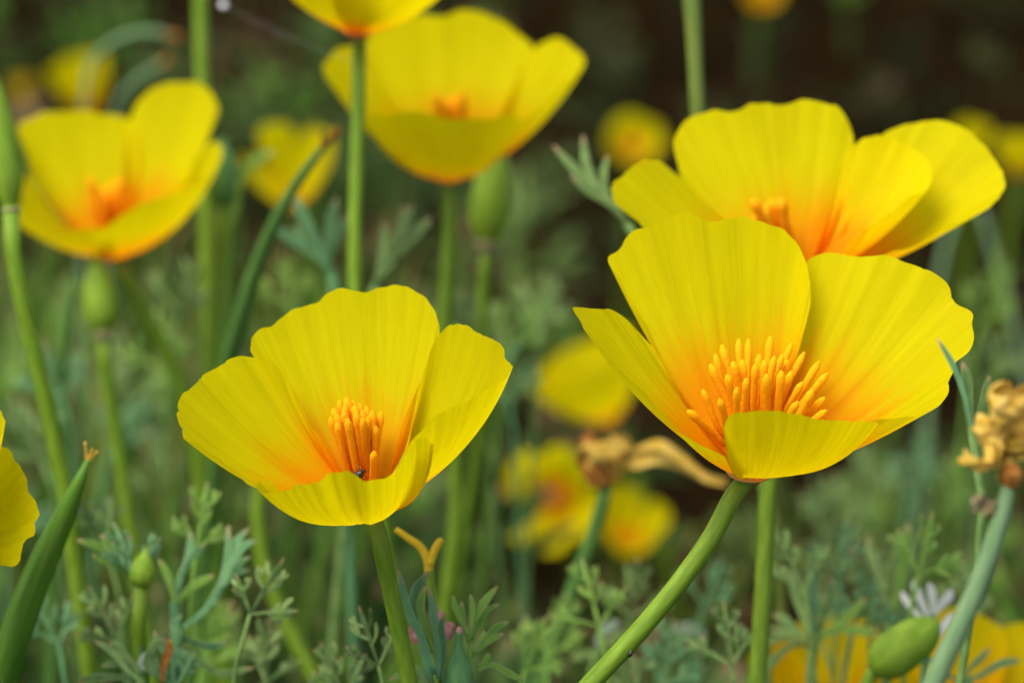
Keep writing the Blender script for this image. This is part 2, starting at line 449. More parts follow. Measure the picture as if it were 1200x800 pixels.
def stem_part(root, pts, radii, mat=None, n=40, sides=10, name='stem', ribs=0, amp=0.0):
    V, F, uv = tube_data(pts, radii, n=n, sides=sides, ribs=ribs, rib_amp=amp)
    uv[:, 1] *= 6
    return mesh_obj(name, V, F, mat or M_STEM, root, uv=uv)

def collar(root, O, axis, r, mat=None):
    k = 0.5
    lathe(root, 'receptacle', Vector(O) - Vector(axis).normalized() * r * 1.55 * k, axis,
          [(0, r * 0.42), (r * 0.7 * k, r * 0.66), (r * 1.25 * k, r * 1.0), (r * 1.45 * k, r * 1.2), (r * 1.65 * k, r * 1.1), (r * 1.9 * k, r * 0.5)], mat or M_COLLAR, 18)

def px_rim(pts, d):
    """pts: (px, py, mm behind the flower centre)"""
    return [at(x, y, d + mm / 1000.0) for x, y, mm in pts]

def drawn_flower(label, d, base, axis, petals, stem_pts, stem_px, group=None, stamens=(), st_px=5, st_mat=None, collar_px=14, heavy=True, stem_mat=None, st_base=None, lean=0.1):
    O = at(base[0], base[1], d)
    sp = [O - Vector(axis).normalized() * psz(collar_px, d) * 0.35] + [at(x, y, dd) for x, y, dd in stem_pts]
    rr = [psz(stem_px, d) * k for k in ([1.0] + [1.0] * len(stem_pts))]
    pts, rad = to_ground(sp, rr)
    root = thing('poppy_flower', label, 'flower', (pts[-1].x, pts[-1].y, 0), group or 'yellow poppies in bloom')
    stem_part(root, pts, rad, stem_mat, n=150, sides=14)
    collar(root, O, axis, psz(collar_px, d))
    for k, (rim, kw) in enumerate(petals):
        kw = dict(kw); rim_d = kw.pop('d', d)
        petal(root, O, axis, px_rim(rim, rim_d), kw.pop('mat', M_PETAL), seed=kw.pop('seed', k + 1), nu=kw.pop('nu', 170 if heavy else 56), ntt=kw.pop('ntt', 30 if heavy else 18), **kw)
    A = Vector(axis).normalized()
    for k, (x, y, mm) in enumerate(stamens):
        tip = at(x, y, d + mm / 1000.0)
        rel = tip - O; rel = rel - A * rel.dot(A)
        sb = O + A * psz(10, d) + (rel.normalized() * min(psz(14, d), rel.length * 0.6) if rel.length > 1e-6 else Vector())
        stamen(root, sb, tip, psz(st_px, d) * random.Random(k).uniform(0.85, 1.12), st_mat or M_STAMEN, seed=k, n=12 if heavy else 8, sides=8 if heavy else 6)
    return root

def basis(axis):
    A = Vector(axis).normalized()
    X = Vector((1, 0, 0)); X = (X - A * X.dot(A)).normalized()
    return A, X, A.cross(X)

def generic_flower(label, d, px, axis, size, open_deg=42, phi0=20, stem_pts=None, stem_px=7, mat=None, nst=14, seed=0, group='yellow poppies in bloom', nu=26, name='poppy_flower', stem_mat=None, wid=62, extra=None, st_mat=None):
    """a four-petalled cup; size = petal length in metres, px = image position of its base"""
    rg = random.Random(seed)
    O = at(px[0], px[1], d); A, X, Y = basis(axis)
    sp = [O - A * size * 0.07] + ([at(*p) for p in stem_pts] if stem_pts else [O - A * size * 0.5])
    pts, rad = to_ground(sp, [psz(stem_px, d)] * len(sp))
    root = thing(name, label, 'flower', (pts[-1].x, pts[-1].y, 0), group)
    stem_part(root, pts, rad, stem_mat, n=30, sides=8)
    collar(root, O, A, size * 0.09)
    for k in range(4):
        ph = R(phi0 + 90 * k + rg.uniform(-8, 8)); th = R(open_deg + rg.uniform(-9, 9)); Lp = size * rg.uniform(0.92, 1.06)
        rim = []
        for q in np.linspace(-1, 1, 15):
            az = ph + R(wid) * math.sin(q * 1.35) / math.sin(1.35)
            l = Lp * (1 - 0.42 * abs(q) ** 3.2)
            rd = X * math.cos(az) + Y * math.sin(az)
            rim.append(O + (rd * math.sin(th) + A * math.cos(th)) * l)
        petal(root, O, A, rim, mat or M_PETAL_SOFT, nu=nu, ntt=12, seed=seed * 7 + k, b1=0.15, b2=0.13, ruffle=0.0005, pleat=0.0003, push=0.0004 * (k % 2))
    for k in range(nst):
        az = k * 2.4; rr = size * 0.16 * math.sqrt((k + 0.5) / nst)
        rd = X * math.cos(az) + Y * math.sin(az)
        stamen(root, O + A * size * 0.03 + rd * rr * 0.5, O + A * size * rg.uniform(0.34, 0.44) + rd * rr * 1.5, size * 0.018, st_mat or M_STAMEN, seed=k, n=6, sides=5)
    if extra: extra(root, O)
    return root

# ---- the front bloom on the left
F1 = [
 ([(372, 520, 4), (338, 470, 7), (300, 425, 10), (293, 408, 11), (300, 390, 12), (322, 376, 13), (347, 361, 14), (374, 355, 14), (385, 345, 14), (405, 339, 14), (430, 343, 14), (455, 337, 14), (477, 338, 13), (500, 350, 12), (511, 365, 11), (513, 392, 10), (505, 420, 9), (488, 455, 8), (470, 500, 5)],
  dict(b1=0.13, b2=0.10, seed=3, pleat=0.00022)),
 ([(480, 525, 0), (486, 480, 4), (497, 430, 6), (513, 396, 6), (526, 384, 5), (540, 381, 3), (560, 388, 1), (579, 398, -1), (592, 409, -3), (593, 419, -4), (600, 427, -6), (594, 437, -8), (574, 452, -11), (545, 470, -14), (517, 487, -17), (494, 506, -19), (474, 530, -20), (462, 552, -18)],
  dict(mat=M_PETAL_SOFT, b1=0.17, b2=0.15, seed=5, pleat=0.00025)),
 ([(398, 545, 0), (384, 521, 2), (369, 499, 4), (350, 473, 5), (327, 440, 6), (306, 423, 5), (275, 418, 3), (254, 426, 1), (234, 444, -2), (217, 464, -4), (209, 481, -6), (207, 494, -8), (213, 507, -9), (214, 519, -11), (237, 532, -13), (264, 541, -15), (284, 549, -17), (303, 560, -18), (325, 574, -18)],
  dict(b1=0.15, b2=0.10, seed=8, pleat=0.00058)),
 ([(318, 566, -16), (305, 562, -19), (306, 570, -21), (331, 572, -24), (357, 565, -27), (378, 562, -28), (385, 556, -28), (392, 560, -28), (406, 557, -28), (425, 562, -28), (444, 554, -27), (459, 546, -26), (470, 535, -25), (482, 519, -23), (494, 513, -21), (505, 522, -18), (500, 545, -14)],
  dict(mat=M_PETAL_FRONT, b1=0.20, b2=0.16, seed=12, pleat=0.00030, ruffle=0.0006, push=0.0004)),
]
z1 = lambda x, y: (200 + x / 2.667, 320 + y / 2.667)
st1 = [(*z1(x, y), m) for x, y, m in [(508, 425, -2), (528, 398, 0), (548, 392, 2), (572, 400, 3), (592, 408, 3), (612, 418, 3), (630, 432, 2), (658, 436, 4), (500, 452, -4), (518, 442, -5), (540, 432, -5), (553, 458, -9), (580, 440, -6), (600, 455, -6), (618, 450, -4), (575, 415, -3), (636, 560, -13), (640, 480, -3), (520, 470, -7), (565, 425, -2), (598, 432, -3), (545, 410, -3)]]
drawn_flower('yellow poppy whose tight orange stamens shelter a tiny dark beetle', 0.46, (434, 596), (-0.07, -0.20, 1), F1,
             [(443, 625, 0.46), (455, 680, 0.462), (468, 740, 0.464), (480, 800, 0.466)], 10.5, stamens=st1, st_px=4.6, st_mat=M_STAMEN_DEEP, collar_px=13)

# ---- the front bloom on the right
z2 = lambda x, y: (660 + x / 2.286, 230 + y / 2.286)
F2 = [
 ([(842, 520, 5), (805, 470, 8), (775, 425, 10), (754, 385, 11), (739, 357, 12), (723, 326, 12), (716, 302, 12), (729, 291, 12), (734, 280, 12), (747, 269, 12), (766, 262, 12), (791, 254, 12), (802, 250, 12), (826, 257, 12), (844, 254, 12), (870, 255, 12), (896, 263, 12), (918, 276, 11), (936, 293, 10), (947, 315, 8), (950, 344, 7), (945, 375, 6), (936, 405, 5), (922, 450, 4)],
  dict(mat=M_PETAL_GLOW, b1=0.13, b2=0.09, seed=21, pleat=0.00038)),
 ([(915, 500, 6), (930, 440, 9), (938, 380, 11), (942, 330, 12), (948, 304, 12), (962, 298, 12), (992, 297, 11), (1023, 302, 9), (1049, 303, 8), (1059, 311, 7), (1076, 315, 6), (1097, 324, 4), (1111, 337, 3), (1119, 355, 1), (1134, 364, -1), (1138, 385, -3), (1135, 409, -5), (1121, 422, -6), (1116, 440, -9), (1113, 460, -12), (1097, 478, -15), (1077, 488, -17), (1050, 491, -18), (1023, 494, -18), (985, 505, -15)],
  dict(mat=M_PETAL_GLOW, b1=0.13, b2=0.05, seed=25, pleat=0.00046)),
 ([(845, 520, -2), (810, 480, 3), (783, 440, 6), (765, 409, 7), (747, 383, 6), (726, 366, 4), (704, 359, 1), (685, 360, -2), (673, 361, -5), (680, 379, -8), (699, 407, -12), (717, 429, -15), (739, 446, -17), (765, 468, -19), (787, 492, -21), (813, 516, -22), (850, 538, -20)],
  dict(b1=0.10, b2=0.07, seed=28, pleat=0.00022)),
 ([(868, 534, -14), (854, 514, -21), (850, 497, -25), (857, 484, -26), (874, 479, -27), (905, 482, -28), (940, 487, -27), (984, 491, -25), (1010, 493, -22), (1026, 495, -20), (1008, 505, -16), (975, 520, -12)],
  dict(mat=M_PETAL_FRONT, b1=0.20, b2=0.15, seed=31, pleat=0.00014, ruffle=0.0002, push=0.0004)),
]
st2 = [(*z2(x, y), m) for x, y, m in [(395, 452, -2), (408, 425, 2), (455, 445, -3), (470, 385, 5), (497, 385, 5), (525, 425, 1), (555, 378, 6), (566, 430, -4), (612, 395, 5), (612, 470, -6), (685, 445, 3), (708, 475, 0), (515, 452, -6), (490, 490, -9), (465, 515, -12), (668, 520, -8), (628, 552, -14), (705, 575, -8), (420, 545, -12), (335, 575, -8), (540, 440, -2), (588, 425, 0), (585, 470, -8), (545, 480, -11), (440, 480, -7), (640, 500, -8), (600, 440, 2), (425, 400, 4), (645, 420, 4), (480, 440, -1), (700, 540, -6), (375, 520, -6)]]
drawn_flower('wide open yellow poppy with spreading orange stamens on a slanting stem', 0.46, (880, 549), (-0.02, -0.16, 1), F2,
             [(862, 577, 0.459), (838, 622, 0.458), (800, 677, 0.457), (750, 738, 0.456), (690, 803, 0.455)], 11.5, stamens=st2, st_px=4.4, collar_px=25)

# ---- the bloom behind it
z3 = lambda x, y: (700 + x / 2.4, y / 2.4)
F3 = [
 ([(870, 280, 5), (835, 250, 8), (806, 222, 11), (794, 196, 13), (791, 171, 14), (800, 148, 15), (817, 135, 15), (837, 130, 15), (867, 127, 15), (879, 121, 15), (898, 118, 15), (921, 123, 15), (933, 121, 15), (958, 122, 15), (979, 129, 14), (994, 146, 13), (1000, 167, 12), (997, 200, 10), (985, 240, 7), (970, 280, 4)],
  dict(b1=0.12, b2=0.08, seed=41)),
 ([(955, 300, 0), (970, 250, 6), (985, 200, 8), (994, 178, 8), (1008, 167, 8), (1029, 162, 7), (1054, 167, 5), (1079, 183, 2), (1092, 204, -1), (1089, 218, -3), (1067, 233, -6), (1042, 250, -9), (1021, 265, -12), (1000, 285, -13), (985, 300, -12)],
  dict(b1=0.14, b2=0.10, seed=44)),
 ([(900, 305, 2), (860, 272, 6), (838, 254, 8), (821, 229, 9), (796, 204, 8), (775, 190, 6), (758, 187, 3), (742, 196, 0), (725, 208, -3), (717, 225, -6), (721, 242, -9), (737, 254, -12), (758, 266, -14), (790, 290, -16), (840, 312, -14)],
  dict(b1=0.12, b2=0.08, seed=47)),
 ([(985, 270, 4), (1010, 200, 10), (1033, 158, 13), (1063, 148, 13), (1096, 147, 12), (1125, 156, 10), (1150, 175, 7), (1163, 194, 4), (1166, 213, 0), (1154, 235, -4), (1129, 254, -8), (1096, 271, -12), (1063, 288, -15), (1045, 294, -17), (1025, 301, -18), (985, 318, -16)],
  dict(b1=0.13, b2=0.06, seed=50, push=0.0015)),
]
st3 = [(*z3(435 + 105 * ((k * 0.618) % 1), 545 + 60 * ((k * 0.37) % 1) + 40 * abs(((k * 0.618) % 1) - 0.45)), -8 + 12 * ((k * 0.73) % 1)) for k in range(20)]
drawn_flower('broad yellow poppy with a large flat outer petal and deep orange heart', 0.515, (938, 325), (0.0, -0.10, 1), F3,
             [(930, 400, 0.515), (915, 480, 0.512), (901, 570, 0.51), (895, 680, 0.508), (887, 800, 0.506)], 10.5, stamens=st3, st_px=5, st_mat=M_STAMEN_DEEP)

# ---- the bloom above, its front petal hiding the lower stamens
F4 = [
 ([(480, 170, 3), (440, 110, 7), (424, 70, 10), (437, 38, 13), (470, 22, 14), (497, 19, 15), (520, 19, 15), (546, 13, 15), (573, 21, 14), (603, 36, 13), (622, 54, 11), (618, 85, 8), (595, 125, 5), (565, 170, 2)], dict(b1=0.14, b2=0.10, seed=61)),
 ([(485, 175, 0), (450, 110, 4), (425, 62, 4), (400, 56, 1), (385, 69, -3), (381, 80, -6), (389, 97, -10), (410, 120, -13), (435, 140, -15), (470, 175, -12)], dict(b1=0.15, b2=0.11, seed=63)),
 ([(565, 170, 0), (598, 110, 4), (616, 70, 5), (630, 53, 4), (651, 46, 2), (674, 55, -2), (684, 70, -6), (678, 86, -9), (650, 110, -12), (612, 140, -15), (580, 175, -12)], dict(b1=0.15, b2=0.11, seed=66)),
 ([(470, 178, -9), (435, 148, -15), (430, 136, -19), (450, 133, -22), (485, 135, -25), (530, 137, -27), (570, 137, -25), (600, 135, -20), (608, 143, -16), (580, 178, -9)], dict(mat=M_PETAL_SOFT, b1=0.18, b2=0.12, seed=69, push=0.0005)),
]
st4 = [(510 + 40 * ((k * 0.618) % 1), 108 + 14 * ((k * 0.37) % 1), -8 + 12 * ((k * 0.73) % 1)) for k in range(14)]
drawn_flower('yellow poppy held open level above a broad green bud', 0.62, (526, 208), (0.02, -0.08, 1), F4,
             [(527, 260, 0.62), (524, 330, 0.62), (520, 400, 0.62), (532, 500, 0.622), (534, 600, 0.624), (520, 720, 0.626)], 8.5, stamens=st4, st_px=5, heavy=False)

# ---- the bloom at upper left
F5 = [
 ([(110, 280, 2), (60, 235, 2), (34, 205, 3), (30, 180, 5), (26, 145, 8), (44, 134, 10), (80, 131, 12), (120, 134, 12), (148, 140, 11), (162, 170, 9), (155, 230, 5)], dict(b1=0.14, b2=0.10, seed=71, mat=M_PETAL_HEART)),
 ([(150, 250, 6), (146, 180, 9), (150, 140, 11), (160, 120, 11), (180, 104, 9), (220, 98, 6), (244, 106, 3), (256, 124, 0), (249, 148, -3), (236, 168, -5), (215, 205, -6), (180, 260, -4)], dict(b1=0.13, b2=0.09, seed=73, mat=M_PETAL_HEART)),
 ([(105, 290, -2), (60, 245, -2), (32, 205, -2), (25, 230, -8), (22, 258, -13), (45, 270, -17), (90, 270, -21), (116, 268, -23), (128, 282, -18)], dict(b1=0.16, b2=0.12, seed=75, mat=M_PETAL_HEART)),
 ([(170, 275, -4), (215, 215, -6), (238, 178, -8), (247, 167, -10), (255, 172, -12), (251, 190, -14), (226, 215, -18), (180, 235, -24), (145, 252, -26), (120, 266, -25), (112, 284, -20)], dict(b1=0.17, b2=0.14, seed=77, mat=M_PETAL_HEART, push=0.0005)),
]
st5 = [(105 + 45 * ((k * 0.618) % 1), 208 + 25 * ((k * 0.37) % 1), -8 + 12 * ((k * 0.73) % 1)) for k in range(14)]
drawn_flower('yellow poppy with one tall upright petal beside a drooping narrow bud', 0.64, (136, 297), (0.0, -0.12, 1), F5,
             [(146, 320, 0.64), (172, 372, 0.642), (200, 425, 0.645), (225, 500, 0.65), (240, 600, 0.655)], 9, stamens=st5, st_px=5, heavy=False, st_mat=M_STAMEN_DEEP)

# ---- the bloom cut by the top of the picture, seen from outside
generic_flower('yellow poppy seen from below on a straight bare stem', 0.575, (421, 38), (0.03, 0.06, 1), 0.034, 44, 45,
               [(420, 120, 0.575), (418, 200, 0.574), (415, 300, 0.572), (418, 400, 0.572), (434, 520, 0.575), (452, 640, 0.58), (476, 760, 0.585)], 8.5, seed=3, nu=40, mat=M_PETAL_SOFT)

# ---- the petal reaching in at the left border
def edge_bloom():
    d = 0.475
    rim = [(-50, 600, 3), (-42, 560, 2), (-25, 532, 0), (0, 526, -2), (18, 538, -3), (30, 560, -4), (33, 578, -5), (45, 593, -7), (47, 606, -8), (40, 617, -9), (42, 630, -10), (30, 633, -11), (21, 655, -12), (0, 657, -13), (-25, 660, -13), (-50, 655, -12)]
    fl = generic_flower('yellow poppy leaning to one side beside the curved green pod', d, (-88, 640), (-0.15, -0.15, 1), 0.030, 50, 120,
                        [(-85, 720, 0.476), (-80, 800, 0.478)], 10, seed=9, nu=30,
                        extra=lambda root, O: petal(root, O, (-0.15, -0.15, 1), px_rim(rim, d), M_PETAL_SOFT, nu=70, ntt=22, seed=91, b1=0.10, b2=0.05))
edge_bloom()

# ---- blooms farther back
bgf = [
 ('tilted yellow poppy in the distance, above the orange-hearted bloom', 1.0, (715, 492), (-0.45, 0.1, 1), 0.038, 36, 10, 3, None),
 ('blurred yellow poppy facing out with a bright orange heart', 0.92, (652, 582), (-0.15, -0.90, 0.50), 0.0255, 50, 62, 4, M_PETAL_SOFT),
 ('distant low yellow poppy partly hidden behind the withered stem', 0.98, (732, 640), (0.1, -0.35, 0.9), 0.022, 36, 10, 5, None),
 ('distant yellow poppy behind the brown-tipped dark pod', 0.95, (345, 238), (-0.1, -0.25, 1), 0.030, 32, 30, 6, None),
 ('small far yellow poppy beside the arching grey pod', 1.30, (104, 128), (-0.15, -0.1, 1), 0.030, 34, 15, 7, None),
 ('round golden bloom in the dark, with an orange middle', 1.35, (741, 172), (0.0, -0.75, 0.65), 0.019, 54, 20, 8, M_PETAL_SOFT),
 ('small far yellow poppy, one of two beyond the broad flat-petalled poppy', 1.30, (1138, 176), (-0.05, -0.2, 1), 0.016, 40, 20, 9, M_PETAL_SOFT),
 ('small far yellow poppy, one of two beyond the broad flat-petalled poppy', 1.22, (1194, 203), (0.05, -0.15, 1), 0.019, 38, 50, 10, M_PETAL_SOFT),
 ('dull orange bloom sunk deep among the far plants', 1.9, (26, 112), (0.0, -0.4, 0.9), 0.013, 40, 50, 11, M_PETAL_GOLD),
 ('far orange bloom high against the dark soil', 1.95, (893, 4), (0.0, -0.5, 0.8), 0.019, 44, 30, 12, M_PETAL_GOLD),
 ('golden poppy opening behind the fat green bud', 0.60, (985, 876), (-0.05, -0.25, 1), 0.032, 46, 10, 13, M_PETAL_GOLD),
 ('golden poppy spread beneath the thick grey-green stalk', 0.58, (1150, 872), (0.05, -0.25, 1), 0.032, 50, 30, 14, M_PETAL_GOLD),
]
for lab, d, px, ax, size, op, ph, sd_, mt in bgf:
    generic_flower(lab, d, px, ax, size, op, ph, None, 7 if d < 0.8 else 5, mt, nst=12, seed=sd_, nu=24, wid=46 if sd_ in (4, 5, 6) else 62, group='pair of far poppies' if 'one of two' in lab else 'yellow poppies in bloom')

# ------------------------------------------------------------------ buds, pods, stalks
def bud(label, d, base, tip, wpx, stem_pts, stem_px, mat=None, group='green poppy buds', stem_mat=None, prof=None, ring=True, cap=None):
    O, Tp = at(*base, d), at(*tip, d)
    A = (Tp - O); Lb = A.length; A.normalize(); r = psz(wpx / 2, d)
    pts, rad = to_ground([O + A * Lb * 0.03] + [at(*p) for p in stem_pts], [psz(stem_px, d)] * (len(stem_pts) + 1))
    root = thing('flower_bud', label, 'bud', (pts[-1].x, pts[-1].y, 0), group)
    stem_part(root, pts, rad, stem_mat, n=36)
    prof = prof or [(0, 0.30), (0.06, 0.55), (0.16, 0.85), (0.32, 1.0), (0.5, 0.92), (0.7, 0.66), (0.87, 0.32), (0.97, 0.1), (1.0, 0.03)]
    c = lathe(root, 'calyx', O, A, [(h * Lb, max(k * r, 1e-5)) for h, k in prof], mat or M_BUD, 16, ribs=8, amp=0.02)
    if ring:
        lathe(root, 'receptacle', O - A * r * 0.35, A, [(0, r * 0.36), (r * 0.25, r * 0.48), (r * 0.45, r * 0.56), (r * 0.6, r * 0.3)], M_PALE, 14)
    if cap:
        lathe(root, 'tip', Tp - A * Lb * 0.06, A, [(0, r * 0.16), (Lb * 0.04, r * 0.22), (Lb * 0.09, r * 0.15), (Lb * 0.11, r * 0.04)], cap, 8)
    return root

bud('plump green bud on a bare stem beside the poppy with one tall upright petal', 0.545, (13, 247), (-14, 62), 40, [(16, 300, 0.545), (30, 370, 0.547), (45, 430, 0.55), (60, 500, 0.553), (76, 570, 0.556), (88, 660, 0.56)], 10)
bud('upright green bud with pale collar under the level poppy', 0.665, (571, 288), (583, 150), 50, [(567, 330, 0.665), (566, 400, 0.67), (570, 450, 0.68), (560, 530, 0.69), (545, 620, 0.70)], 6.5)
bud('hanging narrow green bud under the poppy with tall petal', 0.63, (122, 392), (112, 292), 42, [(124, 430, 0.632), (135, 500, 0.636), (150, 600, 0.64)], 8)
bud('dark green bud beside a light curled leaf', 0.66, (262, 246), (262, 160), 38, [(258, 300, 0.66), (254, 380, 0.662), (250, 470, 0.665)], 11, M_BUD_BLUE)
bud('bottle-shaped bluish bud with a pink tip among feathery leaves', 0.476, (537, 830), (538, 738), 36, [(537, 860, 0.477)], 10, M_BUD_BLUE, ring=False, cap=M_PINK,
    prof=[(0, 0.5), (0.1, 0.85), (0.25, 1.0), (0.45, 0.92), (0.62, 0.62), (0.75, 0.38), (0.88, 0.26), (0.97, 0.2), (1.0, 0.05)])
bud('fat green bud lying aslant before the golden poppies', 0.522, (1022, 785), (1100, 728), 52, [(1012, 800, 0.524), (1008, 850, 0.527)], 8, M_BUD, ring=False,
    prof=[(0, 0.4), (0.07, 0.7), (0.2, 0.98), (0.45, 1.05), (0.7, 0.95), (0.88, 0.62), (0.97, 0.3), (1.0, 0.05)])
bud('small fresh green bud wrapped in a leaf cluster near the thick curved pod', 0.513, (165, 690), (172, 640), 30, [(161, 720, 0.513), (165, 760, 0.514), (168, 810, 0.516)], 8, M_BUD, ring=False)

def pod(label, pts, rpx, mat, group='seed pods and stalks', tip_mat=None, tip_kind='forked', name='seed_pod', cat='seed pod', ribs=10, amp=0.06, ground_it=True):
    """pts from tip to base as (px, py, d); rpx half widths"""
    P = [at(*p) for p in pts]; rad = [psz(r, p[2]) for r, p in zip(rpx, pts)]
    if ground_it: P2, rad2 = to_ground(P, rad)
    else: P2, rad2 = P, rad
    root = thing(name, label, cat, (P2[-1].x, P2[-1].y, 0), group)
    stem_part(root, P2, rad2, mat, n=56, sides=20 if ribs else 10, name='pod' if name == 'seed_pod' else 'stem', ribs=ribs, amp=amp)
    if tip_mat:
        d = pts[0][2]; A = (P[0] - P[1]).normalized(); r = rad[0]
        rg = random.Random(len(label))
        for k in range(3):
            dirv = (A + CX * (k - 1) * 0.7 + Vector((0, rg.uniform(-.4, .4), rg.uniform(0, .5)))).normalized()
            L = r * rg.uniform(4, 6.5)
            V, F, uv = tube_data([P[0] - A * r, P[0] + dirv * L * 0.5, P[0] + dirv * L + A * L * 0.2], [r * 0.9, r * 0.6, r * 0.5], n=8, sides=6)
            mesh_obj('stigma', V, F, tip_mat, root, uv=uv)
    return root

pod('thick curved green pod with a ragged tan tip', [(104, 538, 0.495), (92, 568, 0.496), (72, 612, 0.497), (50, 660, 0.498), (28, 715, 0.50), (8, 775, 0.502), (-5, 830, 0.505)], [3, 8, 13, 16, 17.5, 18.5, 18], M_POD, tip_mat=M_DRY)
pod('dark slender pod tipped with brown, leaning past the distant poppy', [(380, 172, 0.59), (355, 205, 0.592), (325, 255, 0.595), (300, 315, 0.60), (278, 385, 0.605), (266, 430, 0.61), (255, 520, 0.615)], [4, 5.5, 7, 9, 10, 9, 8], M_STEM_DARK, tip_mat=M_DRY_DARK)
pod('pale green stalk rising high between the far blooms', [(234, -40, 0.70), (236, 60, 0.70), (240, 200, 0.70), (242, 320, 0.70), (246, 460, 0.70)], [8, 8, 8, 8, 8], M_STEM, ribs=0, name='flower_stalk', cat='stalk')
pod('yellow-green stalk standing beneath the dark bud', [(264, 245, 0.68), (258, 320, 0.68), (252, 420, 0.68)], [8, 8, 8], M_STEM, ribs=0, name='flower_stalk', cat='stalk')
pod('green stalk with reddish lower end above the broad poppy', [(808, -40, 0.56), (812, 20, 0.56), (815, 80, 0.56), (818, 135, 0.56), (832, 240, 0.57), (872, 400, 0.58), (905, 560, 0.59), (915, 700, 0.60)], [12, 10, 9, 9, 8, 7, 7], M_STEM_OLIVE, ribs=0, name='flower_stalk', cat='stalk')
pod('dark thin stalk running beside the pale bud stem', [(86, 330, 0.68), (74, 420, 0.68), (70, 520, 0.68)], [6, 7, 7], M_STEM_DARK, ribs=0, name='flower_stalk', cat='stalk')
pod('dim grey-green stalk under the tip of the flat outer petal', [(1150, 245, 0.95), (1165, 300, 0.95), (1180, 345, 0.95), (1192, 400, 0.95)], [4, 4.5, 4.5, 4.5], M_STEM_GREY, group='dim stalks behind the broad poppy', ribs=0, name='flower_stalk', cat='stalk')
pod('dim grey-green stalk under the middle of the flat outer petal', [(1118, 255, 0.95), (1108, 290, 0.95), (1100, 330, 0.95), (1096, 380, 0.95)], [4, 4.5, 4.5, 4.5], M_STEM_GREY, group='dim stalks behind the broad poppy', ribs=0, name='flower_stalk', cat='stalk')
pod('long green stalk leaning beside the tall bluish curled leaf', [(318, 520, 0.64), (303, 580, 0.64), (305, 640, 0.64), (318, 690, 0.64), (340, 740, 0.64), (372, 800, 0.64)], [7, 7, 8, 8, 8, 8], M_STEM, ribs=0, name='flower_stalk', cat='stalk')

def arched_pod(label, pts, rpx, d):
    P = [at(x, y, d) for x, y in pts]; rad = [psz(r, d) for r in rpx]
    P2, rad2 = to_ground(P, rad)
    root = thing('seed_pod', label, 'seed pod', (P2[-1].x, P2[-1].y, 0), 'seed pods and stalks')
    stem_part(root, P2, rad2, M_STEM_GREY, n=60, sides=12, name='pod')
    V, F, uv = tube_data([P[0] + (P[0] - P[1]).normalized() * psz(8, d), P[0], P[0].lerp(P[1], 0.35)], [rad[0] * 0.7, rad[0] * 1.3, rad[0] * 1.15], n=8, sides=8)
    mesh_obj('tip', V, F, M_DRY_DARK, root, uv=uv)
arched_pod('arching grey-green pod with a brown blunt end', [(205, 44), (180, 38), (150, 42), (125, 55), (108, 72), (100, 110), (98, 200)], [4, 5, 5, 4.5, 4, 3, 3], 0.84)
arched_pod('short grey pod slanting below the arching one', [(196, 72), (175, 85), (155, 98), (140, 118), (134, 200)], [3.5, 4.5, 4.5, 3.5, 3], 0.88)

def forked_pod():
    d = 0.485
    pts, rad = to_ground([at(503, 668, d), at(508, 700, d), at(512, 750, d), at(514, 805, d)], [psz(k, d) for k in (5.5, 5, 5, 5)])
    root = thing('forked_stalk', 'small yellow forked stalk, two-armed like a Y, above feathery leaves', 'stalk', (pts[-1].x, pts[-1].y, 0))
    stem_part(root, pts, rad, M_STEM, n=30)
    for arm, w_ in (([(503, 676), (501, 655), (492, 640), (478, 630), (464, 620)], [5.5, 5.8, 5, 4.5, 3.6]), ([(504, 662), (508, 648), (513, 638), (517, 632)], [4.8, 5, 5, 3.5])):
        V, F, uv = tube_data([at(x, y, d + 0.0008 * i) for i, (x, y) in enumerate(arm)], [psz(k, d) for k in w_], n=16, sides=8)
        mesh_obj('stigma', V, F, M_YELLOW_STALK, root, uv=uv)
forked_pod()

# ------------------------------------------------------------------ withered blooms
def crumple(root, c, r, mat, seed, name='withered_petal', stretch=(1, 1, 1), nu=22, nv=14, cup=1.5):
    """a shrivelled sheet of petal folded on itself"""
    rg = np.random.default_rng(seed)
    u = np.linspace(-1, 1, nu); v = np.linspace(0, 1, nv)
    U, Vv = np.meshgrid(u, v, indexing='ij')
    a = U * 1.5 * cup
    x = np.sin(a) * (0.4 + 0.8 * np.sin(Vv * 2.6)); y = np.cos(a) * 0.8 * (0.4 + 0.6 * np.sin(Vv * 2.6)); z = Vv * 1.7 - 0.85
    for k in range(6):
        f = rg.uniform(2, 6); p = rg.uniform(0, 6.28, 3); q = rg.normal(0, 1, 2)
        s = np.sin(f * (U * q[0] + Vv * q[1] * 1.5) + p[0]) * 0.10
        x += s * rg.normal(); y += s * rg.normal(); z += 0.5 * s * rg.normal()
    P = np.stack([x * stretch[0], y * stretch[1], z * stretch[2]], -1).reshape(-1, 3) * r
    from mathutils import Euler
    M = np.array(Euler((rg.uniform(-.6, .6), rg.uniform(-.6, .6), rg.uniform(0, 6.28))).to_matrix())
    P = P @ M.T + np.array(c)
    i, j = np.meshgrid(np.arange(nu - 1), np.arange(nv - 1), indexing='ij'); aa = (i * nv + j).ravel()
    return mesh_obj(name, P, np.stack([aa, aa + nv, aa + nv + 1, aa + 1], 1), mat, root)

